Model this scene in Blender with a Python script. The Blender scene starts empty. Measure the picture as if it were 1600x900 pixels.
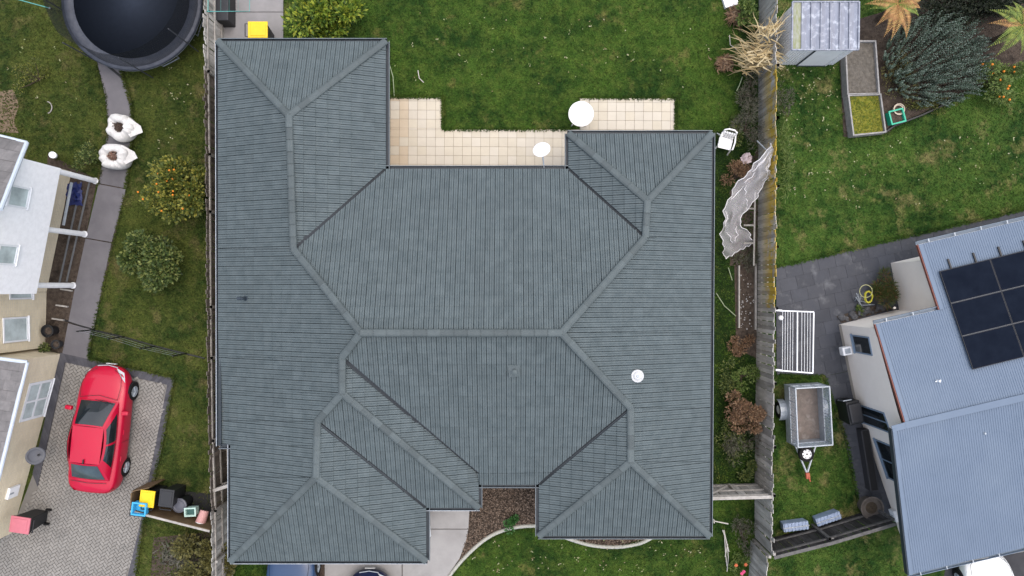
import bpy, bmesh, math, random
from mathutils import Vector, Matrix
R = random.Random(7)
sc = bpy.context.scene
COL = sc.collection
K, H = .0235, 25.0            # metres per photo pixel on the ground, height of the drone

# ---------------------------------------------------------------- camera, sky, sun, exposure
cam = bpy.data.objects.new('camera', bpy.data.cameras.new('camera'))
COL.objects.link(cam); cam.location = (0, 0, H)
cam.data.sensor_width = 36; cam.data.lens = 18 / (800 * K / H); cam.data.clip_end = 400
sc.camera = cam
SUN_EL, SUN_AZ = math.radians(75), math.radians(62)      # azimuth clockwise from +Y
w = bpy.data.worlds.new('World'); sc.world = w; w.use_nodes = True
nt = w.node_tree; bg = nt.nodes['Background']
sky = nt.nodes.new('ShaderNodeTexSky'); sky.sky_type = 'NISHITA'; sky.sun_disc = False
sky.sun_elevation = SUN_EL; sky.sun_rotation = SUN_AZ; sky.air_density = 1.0; sky.dust_density = 4.0; sky.ozone_density = 1
nt.links.new(sky.outputs[0], bg.inputs[0]); bg.inputs[1].default_value = .12
sun = bpy.data.objects.new('sun', bpy.data.lights.new('sun', 'SUN')); COL.objects.link(sun)
sun.data.energy = 1.5; sun.data.angle = math.radians(128); sun.data.color = (1, .96, .9)
sd = Vector((math.sin(SUN_AZ)*math.cos(SUN_EL), math.cos(SUN_AZ)*math.cos(SUN_EL), math.sin(SUN_EL)))
sun.rotation_euler = sd.to_track_quat('Z', 'Y').to_euler()
sc.view_settings.view_transform = 'Standard'; sc.view_settings.look = 'None'
sc.view_settings.exposure = 1.0; sc.view_settings.gamma = 1

# ---------------------------------------------------------------- helpers
def P(px, py, z=0.0):
    s = K * (1 - z / H)
    return Vector(((px - 800) * s, (450 - py) * s, z))
def P2(px, py, z=0.0):
    p = P(px, py, z); return (p.x, p.y)
def on(px, py, h):                      # the point of the surface z = h(x, y) seen at a pixel
    z = 2.6
    for _ in range(12):
        p = P(px, py, z); z = h(p.x, p.y)
    return P(px, py, z)

class MB:
    def __init__(s): s.v = []; s.f = []
    def add(s, vs, fs):
        n = len(s.v); s.v += [tuple(v) for v in vs]; s.f += [tuple(i + n for i in f) for f in fs]; return s
    def box(s, c, d, rz=0, rx=0, ry=0, taper=1.0):
        m = Matrix.Rotation(rz, 3, 'Z') @ Matrix.Rotation(ry, 3, 'Y') @ Matrix.Rotation(rx, 3, 'X'); c = Vector(c)
        vs = []
        for z in (-.5, .5):
            t = taper if z < 0 else 1
            for x, y in ((-.5, -.5), (.5, -.5), (.5, .5), (-.5, .5)):
                vs.append(c + m @ Vector((x*d[0]*t, y*d[1]*t, z*d[2])))
        return s.add(vs, [(3,2,1,0),(4,5,6,7),(0,1,5,4),(1,2,6,5),(2,3,7,6),(3,0,4,7)])
    def prism(s, poly, z0, z1):
        a = sum(poly[i-1][0]*poly[i][1]-poly[i][0]*poly[i-1][1] for i in range(len(poly)))
        if a < 0: poly = poly[::-1]
        n = len(poly); vs = [(p[0], p[1], z0) for p in poly] + [(p[0], p[1], z1) for p in poly]
        return s.add(vs, [tuple(range(n-1,-1,-1)), tuple(range(n, 2*n))] + [(i, (i+1)%n, n+(i+1)%n, n+i) for i in range(n)])
    def poly(s, pts): return s.add(pts, [tuple(range(len(pts)))])
    def tube(s, pts, r, n=6):
        pts = [Vector(p) for p in pts]; m = len(pts); vs = []
        rr = r if isinstance(r, (list, tuple)) else [r]*m
        for i, p in enumerate(pts):
            d = (pts[min(i+1, m-1)] - pts[max(i-1, 0)]).normalized()
            a = d.orthogonal().normalized() if abs(d.z) > .95 else d.cross(Vector((0,0,1))).normalized()
            b = d.cross(a)
            vs += [p + (a*math.cos(2*math.pi*k/n) + b*math.sin(2*math.pi*k/n))*rr[i] for k in range(n)]
        fs = [(i*n+k, i*n+(k+1)%n, (i+1)*n+(k+1)%n, (i+1)*n+k) for i in range(m-1) for k in range(n)]
        fs += [tuple(range(n-1,-1,-1)), tuple(range((m-1)*n, m*n))]
        return s.add(vs, fs)
    def lathe(s, c, prof, n=24, axis=None, cap=True):
        c = Vector(c); q = (axis.to_track_quat('Z','Y').to_matrix() if axis else Matrix.Identity(3)); vs = []
        for r, z in prof:
            vs += [c + q @ Vector((r*math.cos(2*math.pi*k/n), r*math.sin(2*math.pi*k/n), z)) for k in range(n)]
        m = len(prof)
        fs = [(i*n+k, i*n+(k+1)%n, (i+1)*n+(k+1)%n, (i+1)*n+k) for i in range(m-1) for k in range(n)]
        if cap: fs += [tuple(range((m-1)*n, m*n)), tuple(range(n-1,-1,-1))]
        return s.add(vs, fs)
    def ball(s, c, r, n=8, sq=1.0):
        m = max(4, n//2)
        return s.lathe(c, [(max(.001, r*math.sin(math.pi*i/m)), -r*sq*math.cos(math.pi*i/m)) for i in range(m+1)], n)
    def leaf(s, p, d, up, l, wd):       # a folded leaf: four points, two faces
        d = d.normalized(); a = d.cross(up)
        if a.length < 1e-4: a = d.orthogonal()
        a.normalize(); b = a.cross(d)
        return s.add([p, p + d*l*.5 + a*wd*.5 + b*wd*.12, p + d*l, p + d*l*.5 - a*wd*.5 + b*wd*.12], [(0,1,2),(0,2,3)])
    def patch(s, c, n=4, bulge=0.0, off=0.0, r=(0,1,0,1)):   # bilinear patch, optionally a sub-rectangle, pushed out
        c = [Vector(q) for q in c]; nv = -((c[1]-c[0]).cross(c[3]-c[0]) + (c[2]-c[1]).cross(c[2]-c[3])).normalized()
        vs = []
        for j in range(n+1):
            for i in range(n+1):
                u = r[0] + (r[1]-r[0])*i/n; v = r[2] + (r[3]-r[2])*j/n
                p = c[0]*(1-u)*(1-v) + c[1]*u*(1-v) + c[2]*u*v + c[3]*(1-u)*v
                vs.append(p + nv*(off + bulge*16*u*(1-u)*v*(1-v)*.5 + bulge*.5*(4*u*(1-u))*1))
        return s.add(vs, [(j*(n+1)+i, j*(n+1)+i+1, (j+1)*(n+1)+i+1, (j+1)*(n+1)+i) for j in range(n) for i in range(n)])
    def mesh(s, name, m, org=(0,0,0), smooth=False):
        me = bpy.data.meshes.new(name); o = Vector(org)
        me.from_pydata([tuple(Vector(v) - o) for v in s.v], [], s.f)
        if m: me.materials.append(m)
        if smooth: me.polygons.foreach_set('use_smooth', [True]*len(me.polygons))
        me.update(); return me
    def build(s, name, m, par=None, smooth=False, loc=None, bevel=0, sub=0, kind=None, label=None):
        org = ORG[par.name] if par else Vector(loc or (0,0,0))
        o = link(name, s.mesh(name, m, org, smooth), par)
        if not par: o.location = org
        ORG[o.name] = org
        if bevel:
            b = o.modifiers.new('bevel', 'BEVEL'); b.width = bevel; b.segments = 2; b.limit_method = 'ANGLE'
        if sub:
            b = o.modifiers.new('sub', 'SUBSURF'); b.levels = b.render_levels = sub
        if kind: o['kind'] = kind
        if label: o['label'] = label
        return o
ORG = {}
def link(name, data, par=None):
    o = bpy.data.objects.new(name, data); COL.objects.link(o)
    if par: o.parent = par
    return o
def tag(o, label=None, cat=None, group=None, kind=None):
    for k, v in (('label', label), ('category', cat), ('group', group), ('kind', kind)):
        if v: o[k] = v
    return o
def thing(name, label, cat, loc, group=None, kind=None):
    o = link(name, None); o.location = loc; ORG[o.name] = Vector(loc); o.empty_display_size = .2
    return tag(o, label, cat, group, kind)
def inst(name, me, par, loc, rz=0, rx=0, ry=0, sc_=None, mtx=None):
    o = link(name, me, par); l = Vector(loc) - ORG[par.name]
    if mtx is not None: o.matrix_local = Matrix.Translation(l) @ mtx
    else:
        o.location = l; o.rotation_euler = (rx, ry, rz)
        if sc_: o.scale = sc_
    ORG[o.name] = Vector(loc); return o
def inside(x, y, poly):
    c = False; n = len(poly); j = n-1
    for i in range(n):
        xi, yi = poly[i][0], poly[i][1]; xj, yj = poly[j][0], poly[j][1]
        if (yi > y) != (yj > y) and x < (xj-xi)*(y-yi)/(yj-yi)+xi: c = not c
        j = i
    return c
def cvx_clip(sub, clip):                 # Sutherland-Hodgman in plan
    a = sum(clip[i-1][0]*clip[i][1]-clip[i][0]*clip[i-1][1] for i in range(len(clip)))
    if a < 0: clip = clip[::-1]
    out = list(sub)
    for i in range(len(clip)):
        A, B = clip[i-1], clip[i]; inp = out; out = []
        sd_ = lambda p: (B[0]-A[0])*(p[1]-A[1])-(B[1]-A[1])*(p[0]-A[0])
        for j in range(len(inp)):
            p, q = inp[j-1], inp[j]; dp, dq = sd_(p), sd_(q)
            if (dp >= 0) != (dq >= 0):
                t = dp/(dp-dq); out.append((p[0]+(q[0]-p[0])*t, p[1]+(q[1]-p[1])*t))
            if dq >= 0: out.append(q)
        if len(out) < 3: return []
    return out
def area(p): return abs(sum(p[i-1][0]*p[i][1]-p[i][0]*p[i-1][1] for i in range(len(p))))/2

# ---------------------------------------------------------------- materials
def nodes(name, rough, spec=.4, metal=0):
    m = bpy.data.materials.new(name); m.use_nodes = True; n = m.node_tree.nodes; b = n['Principled BSDF']
    b.inputs['Roughness'].default_value = rough; b.inputs['Metallic'].default_value = metal
    b.inputs['Specular IOR Level'].default_value = spec
    return m, m.node_tree, b
def N(t, typ, **kw):
    n = t.nodes.new(typ)
    for k, v in kw.items():
        if hasattr(n, k): setattr(n, k, v)
        else: n.inputs[k.replace('_', ' ')].default_value = v
    return n
def rgba(c): return (c[0], c[1], c[2], 1)
def mixc(t, fac, a, b, mode='MIX'):
    n = t.nodes.new('ShaderNodeMix'); n.data_type = 'RGBA'; n.blend_type = mode
    for s, v in ((n.inputs[0], fac), (n.inputs[6], a), (n.inputs[7], b)):
        if isinstance(v, bpy.types.NodeSocket): t.links.new(v, s)
        elif isinstance(v, (int, float)): s.default_value = v
        else: s.default_value = rgba(v)
    return n.outputs[2]
def noise(t, scale, detail=4, rough=.6, stretch=None, rz=0):
    g = t.nodes.new('ShaderNodeNewGeometry'); n = N(t, 'ShaderNodeTexNoise', Scale=scale, Detail=detail, Roughness=rough)
    if stretch or rz:
        mp = t.nodes.new('ShaderNodeMapping'); mp.inputs['Rotation'].default_value[2] = rz
        if stretch: mp.inputs['Scale'].default_value = stretch
        t.links.new(g.outputs['Position'], mp.inputs[0]); t.links.new(mp.outputs[0], n.inputs['Vector'])
    else: t.links.new(g.outputs['Position'], n.inputs['Vector'])
    return n.outputs[0]
def ramp(t, s, lo, hi, a=0.0, b=1.0):
    r = t.nodes.new('ShaderNodeMapRange'); r.inputs[1].default_value = lo; r.inputs[2].default_value = hi
    r.inputs[3].default_value = a; r.inputs[4].default_value = b; t.links.new(s, r.inputs[0]); return r.outputs[0]
def rnd(t, mode):                        # one random number for each object, or each loose piece of a mesh
    oi = t.nodes.new('ShaderNodeObjectInfo').outputs['Random']; ge = t.nodes.new('ShaderNodeNewGeometry').outputs['Random Per Island']
    if mode == 'obj': return oi
    a = N(t, 'ShaderNodeMath', operation='ADD'); t.links.new(oi, a.inputs[0]); t.links.new(ge, a.inputs[1])
    f = N(t, 'ShaderNodeMath', operation='FRACT'); t.links.new(a.outputs[0], f.inputs[0]); return f.outputs[0]
def bumped(t, b, h, dist, strength=1.0):
    bm = N(t, 'ShaderNodeBump', Distance=dist, Strength=strength); t.links.new(h, bm.inputs['Height']); t.links.new(bm.outputs[0], b.inputs['Normal'])
def M(name, c1, c2=None, scale=4, rough=.8, spec=.3, metal=0, lo=.35, hi=.65, rv=0, rmode='isl', bump=0, bs=30, c3=None, s3=1, stretch=None, t3=(.55,.7)):
    m, t, b = nodes(name, rough, spec, metal)
    c2 = c2 or tuple(x*.8 for x in c1)
    if not any(k in name for k in ('plaster','white','zinc','slate','fold','soffit')): c1, c2, c3 = [c and tuple(x*.86 for x in c) for c in (c1, c2, c3)]
    col = mixc(t, ramp(t, noise(t, scale, 6, .65, stretch), lo, hi), c1, c2)
    if c3: col = mixc(t, ramp(t, noise(t, s3, 5, .6), *t3), col, c3)
    if rv:
        r = rnd(t, rmode); v = ramp(t, r, 0, 1, 1-rv, 1+rv)
        cm = N(t, 'ShaderNodeCombineColor'); [t.links.new(v, cm.inputs[i]) for i in range(3)]
        col = mixc(t, 1.0, col, cm.outputs[0], 'MULTIPLY')
    t.links.new(col, b.inputs['Base Color'])
    if bump: bumped(t, b, noise(t, bs, 4), bump)
    return m
def leafmat(name, cols, rough=.55, spec=.35, trans=.25):
    m, t, b = nodes(name, rough, spec)
    cols = [tuple(x*.9 for x in c) for c in cols]
    r = t.nodes.new('ShaderNodeValToRGB'); e = r.color_ramp.elements
    while len(e) < len(cols): e.new(.5)
    for i, c in enumerate(cols): e[i].position = i/(len(cols)-1); e[i].color = rgba(c)
    t.links.new(rnd(t, 'isl'), r.inputs[0]); t.links.new(r.outputs[0], b.inputs['Base Color'])
    if trans:
        tl = t.nodes.new('ShaderNodeBsdfTranslucent'); t.links.new(r.outputs[0], tl.inputs[0])
        mx = t.nodes.new('ShaderNodeMixShader'); mx.inputs[0].default_value = trans
        t.links.new(b.outputs[0], mx.inputs[1]); t.links.new(tl.outputs[0], mx.inputs[2])
        t.links.new(mx.outputs[0], t.nodes['Material Output'].inputs[0])
    return m
def grassmat(name, dark, mid, pale, dry, drylo=.6, fine=1.0, blades=False):
    m, t, b = nodes(name, .9, .15)
    c = mixc(t, ramp(t, noise(t, .5, 5, .68), .40, .58), dark, mid)
    c = mixc(t, ramp(t, noise(t, 2.6, 6, .7), .45, .75, 0, .75), c, pale)
    c = mixc(t, ramp(t, noise(t, .9, 6, .7, None, 1.1), drylo, drylo+.16, 0, .85), c, dry)
    f = ramp(t, noise(t, 16, 5, .75), .3, .72, .5, 1.5)
    cm = N(t, 'ShaderNodeCombineColor'); [t.links.new(f, cm.inputs[i]) for i in range(3)]
    c = mixc(t, fine, c, cm.outputs[0], 'MULTIPLY')
    if blades:
        v = ramp(t, rnd(t, 'isl'), 0, 1, .7, 1.4); cm = N(t, 'ShaderNodeCombineColor'); [t.links.new(v, cm.inputs[i]) for i in range(3)]; c = mixc(t, 1.0, c, cm.outputs[0], 'MULTIPLY')
    t.links.new(c, b.inputs['Base Color']); bumped(t, b, noise(t, 22, 5, .7), .06)
    return m
def alphamat(name, col, alpha, rough=.8, scale=None):
    m, t, b = nodes(name, rough, .2); b.inputs['Base Color'].default_value = rgba(col)
    if scale:
        t.links.new(ramp(t, noise(t, scale, 3), .3, .7, alpha-.2, alpha+.2), b.inputs['Alpha'])
    else: b.inputs['Alpha'].default_value = alpha
    return m
def brickmat(name, c1, c2, mort, rz, axis):
    m, t, b = nodes(name, .85, .2); g = t.nodes.new('ShaderNodeNewGeometry')
    mp = t.nodes.new('ShaderNodeMapping'); mp.vector_type = 'POINT'; mp.inputs['Rotation'].default_value[2] = -rz
    t.links.new(g.outputs['Position'], mp.inputs[0]); sp = t.nodes.new('ShaderNodeSeparateXYZ'); t.links.new(mp.outputs[0], sp.inputs[0])
    cb = t.nodes.new('ShaderNodeCombineXYZ'); t.links.new(sp.outputs[axis], cb.inputs[0]); t.links.new(sp.outputs[2], cb.inputs[1])
    br = N(t, 'ShaderNodeTexBrick', Scale=1.0, Color1=rgba(c1), Color2=rgba(c2), Mortar=rgba(mort))
    br.inputs['Mortar Size'].default_value = .006; br.inputs['Brick Width'].default_value = .24; br.inputs['Row Height'].default_value = .085
    t.links.new(cb.outputs[0], br.inputs[0]); c = mixc(t, ramp(t, noise(t, 3), .4, .7, 0, .4), br.outputs[0], tuple(x*.75 for x in c1))
    t.links.new(c, b.inputs['Base Color']); bumped(t, b, br.outputs['Fac'], -.006)
    return m
def plain(name, c, rough=.5, spec=.4, metal=0):
    return M(name, c, tuple(x*.9 for x in c), 6, rough, spec, metal)
def paintmat(name, c, coat=.4):
    m, t, b = nodes(name, .4, .25); b.inputs['Coat Weight'].default_value = coat; b.inputs['Coat Roughness'].default_value = .06
    col = mixc(t, ramp(t, noise(t, 3), .4, .7, 0, .12), c, tuple(x*.6+.03 for x in c)); t.links.new(col, b.inputs['Base Color']); return m
def glassmat(name, c, rough=.06):
    m, t, b = nodes(name, rough, .6); col = mixc(t, ramp(t, noise(t, 1.5), .35, .7), c, tuple(x*1.8 for x in c)); t.links.new(col, b.inputs['Base Color']); return m

m_tile = M('roof_tile_slate', (.088,.110,.116), (.067,.087,.093), 3.5, .7, .3, rv=.06, bump=.006, bs=50, c3=(.16,.18,.17), s3=22, t3=(.66,.74))
m_ridge = M('ridge_tile_slate', (.077,.095,.098), (.066,.082,.086), 6, .68, .3, rv=.14, rmode='obj', bump=.004, bs=50)
m_under = plain('roof_underlay', (.05,.06,.07), .9)
m_gutter = plain('gutter_charcoal', (.035,.048,.062), .5)
m_lip = plain('gutter_lip', (.16,.19,.21), .45)
m_cream = M('cream_plaster', (.86,.79,.71), (.82,.75,.67), 2, .9, .2)
m_paling = M('weathered_paling', (.31,.295,.27), (.50,.48,.45), 5, .9, .15, rv=.32, rmode='obj', bump=.006, bs=40, stretch=(1,1,.25), lo=.35, hi=.7)
m_moss, t_, b_ = nodes('mossy_paling', .9, .15)
c_ = mixc(t_, ramp(t_, noise(t_, 5, 6, .65, (1,1,.25)), .35, .7), (.28,.27,.245), (.45,.43,.40))
g_ = t_.nodes.new('ShaderNodeNewGeometry'); x_ = t_.nodes.new('ShaderNodeSeparateXYZ'); t_.links.new(g_.outputs['Position'], x_.inputs[0])
f_ = N(t_, 'ShaderNodeMath', operation='MULTIPLY'); t_.links.new(ramp(t_, x_.outputs[2], .3, 1.3), f_.inputs[0]); t_.links.new(ramp(t_, noise(t_, 1.6, 5, .7), .38, .52), f_.inputs[1])
c_ = mixc(t_, f_.outputs[0], c_, (.42,.29,.05)); v_ = ramp(t_, rnd(t_, 'obj'), 0, 1, .72, 1.25); k_ = N(t_, 'ShaderNodeCombineColor'); [t_.links.new(v_, k_.inputs[i]) for i in range(3)]
t_.links.new(mixc(t_, 1.0, c_, k_.outputs[0], 'MULTIPLY'), b_.inputs['Base Color'])
m_darkpal = M('dark_paling', (.035,.033,.032), (.075,.072,.07), 5, .9, .15, rv=.3, rmode='obj', bump=.006, bs=40, stretch=(1,1,.25))  # much darker than the other palings, tone varying by board
m_brownpal = M('brown_paling', (.13,.112,.098), (.22,.19,.165), 5, .9, .15, rv=.3, rmode='obj', bump=.006, bs=40, stretch=(1,1,.25))
m_rail = M('weathered_rail', (.42,.40,.37), (.29,.275,.25), 6, .9, .15, rv=.15, rmode='obj', bump=.004)
m_white = plain('white_plastic', (.8,.8,.8), .35)
m_wpaint = plain('white_paint', (.8,.81,.82), .5)
m_black = plain('black_plastic', (.014,.015,.017), .45)
m_rubber = plain('black_rubber', (.012,.012,.012), .8, .2)
m_galv = M('galvanised_steel', (.45,.49,.53), (.33,.37,.41), 7, .45, .5, .35)
m_glass = glassmat('dark_glass', (.008,.011,.013))
m_paleglass = glassmat('pale_glass', (.33,.38,.38), .1)  # pale grey green panes, tone varying by noise
m_conc = M('path_concrete', (.165,.158,.168), (.13,.125,.135), 1.1, .88, .2, bump=.004, bs=60, c3=(.095,.09,.097), s3=.5, t3=(.55,.75), rv=.06, rmode='obj')
m_conc2 = M('driveway_concrete', (.36,.352,.342), (.28,.272,.265), .9, .85, .25, bump=.003, bs=60, c3=(.22,.212,.205), s3=.6, t3=(.6,.8), rv=.05, rmode='obj')
m_soil = M('garden_soil', (.05,.038,.03), (.095,.075,.06), 7, .95, .1, bump=.04, bs=14, c3=(.03,.024,.02), s3=2)
m_darkrail = M('dark_rail', (.16,.155,.15), (.09,.088,.085), 6, .9, .15, bump=.004)
m_orange = plain('orange_fruit', (.75,.24,.02), .5)
m_bark = M('bark_wood', (.1,.075,.055), (.06,.045,.035), 8, .9, .2, bump=.01)
# ================================================================= GROUND, LAWNS, PATHS
GR = {'lawn': ((.018,.052,.007), (.055,.112,.014), (.125,.175,.03), (.21,.19,.06), .58), 'right_lawn': ((.017,.054,.008), (.055,.115,.018), (.13,.18,.036), (.29,.245,.10), .54),
      'dry_lawn': ((.024,.047,.008), (.064,.086,.016), (.12,.13,.03), (.16,.135,.055), .54), 'strip': ((.012,.034,.006), (.023,.052,.009), (.04,.068,.015), (.06,.05,.022), .66)}  # strip: green darkened, shade beside the right fence put into the colour
LK = {'lawn':.72, 'right_lawn':.78, 'dry_lawn':.82, 'strip':.72}
GR = {k: tuple(tuple(x*LK[k] for x in c) if isinstance(c, tuple) else c for c in v) for k, v in GR.items()}
m_lawn, m_lawnr, m_dry, m_strip_shade = [grassmat(k+'_grass', *v) for k, v in GR.items()]
b_lawn, b_lawnr, b_dry, b_strip = [grassmat(k+'_blades', *v, blades=True) for k, v in GR.items()]
g = MB().poly([(-150,-150,0),(150,-150,0),(150,150,0),(-150,150,0)]).build('ground', m_lawnr, kind='structure')
def sheet(name, pts, m, z, kind='structure'):
    return MB().poly([P(x, y, 0) + Vector((0,0,z)) for x, y in pts]).build(name, m, kind=kind)
sheet('lawn', [(-300,-300),(345,-300),(350,560),(350,1200),(-300,1200)], m_dry, .004)
sheet('lawn', [(345,-300),(1187,-300),(1187,1200),(345,1200)], m_lawn, .004)
sheet('lawn', [(1085,205),(1187,205),(1187,760),(1085,760)], m_strip_shade, .008)  # darker grass sheet painted where the fence shades the strip

def pieces(par, name, polys, mats, z0, th, gap, bev=0, label=None):   # one slab of a paved surface for each outline
    for p in polys:
        cx = sum(q[0] for q in p)/len(p); cy = sum(q[1] for q in p)/len(p)
        out = []
        for q in p:
            d = math.hypot(q[0]-cx, q[1]-cy) or 1; k = max(.5, 1-gap/d); out.append((cx+(q[0]-cx)*k, cy+(q[1]-cy)*k))
        dz = R.uniform(-.002, .002)
        mb = MB().prism(out, z0, z0+th+dz); ORG[name] = Vector((cx,cy,z0))
        o = link(name, mb.mesh(name, R.choice(mats) if isinstance(mats, list) else mats, (cx,cy,z0)), par)
        o.location = Vector((cx,cy,z0)) - ORG[par.name]
        if label: o['label'] = label
def gridclip(poly, ox, oy, rz, dx, dy, minarea=.0008, stagger=0):
    c, s = math.cos(rz), math.sin(rz); out = []
    loc = [((x-ox)*c+(y-oy)*s, -(x-ox)*s+(y-oy)*c) for x, y in poly]
    for j in range(math.floor(min(p[1] for p in loc)/dy), math.ceil(max(p[1] for p in loc)/dy)):
        sh = stagger*dx*(j % 2)
        for i in range(math.floor(min(p[0] for p in loc)/dx)-1, math.ceil(max(p[0] for p in loc)/dx)+1):
            q = cvx_clip([(i*dx+sh,j*dy),((i+1)*dx+sh,j*dy),((i+1)*dx+sh,(j+1)*dy),(i*dx+sh,(j+1)*dy)], loc)
            if len(q) > 2 and area(q) > minarea: out.append([(ox+x*c-y*s, oy+x*s+y*c) for x, y in q])
    return out
pp = lambda pts: [P2(*q) for q in pts]
# concrete path beside the left house
o = sheet('path', [(150,90),(190,100),(207,165),(209,205),(206,240),(198,296),(147,514),(139,562),(97,553),(107,504),(135,371),(155,287),(163,240),(170,200),(165,150)], m_soil, .010)
pieces(o, 'slab', [pp(q) for q in ([(150,85),(184,95),(206,160),(208,199),(170,199),(165,150)], [(170,200.5),(208,200.5),(206,240),(198,294.5),(155,286.5),(163,240)],
    [(155,288),(197.5,296),(175.5,378.5),(135,371.5)], [(134.6,373),(175,380),(160,450),(147.5,513.5),(108,502.5),(120,440)], [(107.5,505),(147,516),(139.5,561),(98.5,552)])], m_conc, .012, .03, .0)
# planting strip between the left house and its path
sheet('garden_bed', [(75,240),(152,281),(108,503),(97,553),(60,545)], m_soil, .012)
e = MB()
for a, b in (((140,284),(104,440)), ((127,284),(92,445))):
    e.tube([P(*a, .03), P(*b, .03)], .035, 6)
tag(e.build('garden_edging', plain('grey_edging', (.13,.135,.14), .7), loc=P(120,360)), 'grey edging boards running along the soil strip beside the left path', 'edging')

# herringbone brick driveway
inner = pp([(103,566),(262,601),(243,700),(219,822),(199,905),(192,960),(-60,960),(-60,838),(20,830),(60,760)])
border = pp([(95,551),(273,591),(254,700),(227,808),(213,895),(204,960),(-60,960),(-60,836),(20,826),(52,740)])
drive = MB().poly([(x,y,.010) for x,y in border]).build('driveway', plain('paver_joint_sand', (.19,.18,.165), .95), kind='structure')
m_pav = M('grey_paver', (.262,.25,.23), (.225,.215,.198), 1.2, .9, .2, rv=.08, rmode='isl', bump=.003, bs=60, c3=(.195,.187,.174), s3=.45, t3=(.52,.72))
m_pavd = M('charcoal_paver', (.085,.085,.095), (.06,.06,.07), 2, .9, .2, rv=.2, rmode='obj', bump=.003)
a_, rz = .105, math.radians(32); c, s = math.cos(rz), math.sin(rz); ox, oy = P2(130, 720); hb = MB()
for m in range(-75, 76):
    for n in range(-40, 41):
        bx, by = m + 2*n, m - 2*n
        for (x0,y0,x1,y1) in ((0,0,2,1),(0,1,1,3)):
            u, v = (bx+(x0+x1)/2)*a_, (by+(y0+y1)/2)*a_; x, y = ox+u*c-v*s, oy+u*s+v*c
            if abs(x+15.5) > 5.5 or abs(y+6.5) > 7 or not inside(x, y, inner): continue
            hw, hd = (x1-x0)*a_/2-.004, (y1-y0)*a_/2-.004; q = []
            for k_, zz in ((1,.012),(.9,.045+R.uniform(0,.004))):
                for dx, dy in ((-1,-1),(1,-1),(1,1),(-1,1)):
                    uu, vv = dx*(hw-(1-k_)*.05), dy*(hd-(1-k_)*.05); q.append((x+uu*c-vv*s, y+uu*s+vv*c, zz))
            hb.add(q, [(4,5,6,7),(0,1,5,4),(1,2,6,5),(2,3,7,6),(3,0,4,7)])
hb.build('herringbone_pavers', m_pav, drive, kind='stuff')
bp = []
for k in range(6):                                     # soldier course, right and top edges
    A, B, C_, D = inner[k if k else 0], inner[k+1], border[k+1], border[k if k else 0]
    A, B, C_, D = Vector(A), Vector(B), Vector(C_), Vector(D); n = max(1, int((B-A).length/.125))
    for i in range(n):
        f = lambda p, q, t: tuple(p+(q-p)*t)
        bp.append([f(A,B,i/n), f(A,B,(i+1)/n), f(D,C_,(i+1)/n), f(D,C_,i/n)])
A, B, C_, D = [Vector(q) for q in (inner[0], inner[9], border[9], border[0])]
for i in range(int((B-A).length/.125)):
    n = int((B-A).length/.125); bp.append([tuple(A+(B-A)*i/n), tuple(A+(B-A)*(i+1)/n), tuple(D+(C_-D)*(i+1)/n), tuple(D+(C_-D)*i/n)])
bp = [q for q in bp if q[0][1] > -11.5]
pieces(drive, 'border_paver', bp, m_pavd, .012, .036, .004)

# cream tiled patio behind the house
m_patio = [M('patio_tile_%s' % n, c1, c2, 3, .75, .3, rv=.03, rmode='obj', bump=.002, bs=60) for n, c1, c2 in
           (('cream', (.57,.52,.42), (.54,.49,.395)), ('pale', (.58,.535,.45), (.555,.51,.425)), ('buff', (.55,.465,.35), (.52,.435,.32)))]
pat = MB().prism(pp([(604,151.5),(693.5,151.5),(693.5,202.5),(906,202.5),(906,153),(1056,154.5),(1056,300),(604,300)]), .010, .03).build('patio', plain('patio_grout', (.26,.21,.16), .9), kind='structure')
pol = []
gx, gy = P2(610.5, 158); d_ = 14.1*K
for rect in ((585,152,693,203), (585,203,906,290), (906,154,1055,203), (906,203,1055,225)):
    pol += gridclip(pp([(rect[0],rect[1]),(rect[2],rect[1]),(rect[2],rect[3]),(rect[0],rect[3])]), gx, gy, math.radians(-.4), d_, d_)
for q in pol:
    x = sum(p[0] for p in q)/len(q)
    pieces(pat, 'patio_tile', [q], m_patio[2] if x < P2(632,0)[0] and R.random() < .7 else R.choice(m_patio[:2]), .03, .012, .0075)

# front driveway of the main house
fd = sheet('concrete_driveway', [(430,872),(668,872),(668,770),(735,770),(729,842),(719,872),(698,902),(690,980),(430,980)], m_soil, .010)
pieces(fd, 'slab', [pp(q) for q in ([(640,770),(735,770),(732,825.4),(640,825.4)], [(640,826.6),(731.8,826.6),(728,846),(718,872),(697,902),(690,980),(640,980),(629.4,930),(629.4,880)],
    [(508,860),(628,860),(628,980),(508,980)])], m_conc2, .012, .04, 0)

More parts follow.
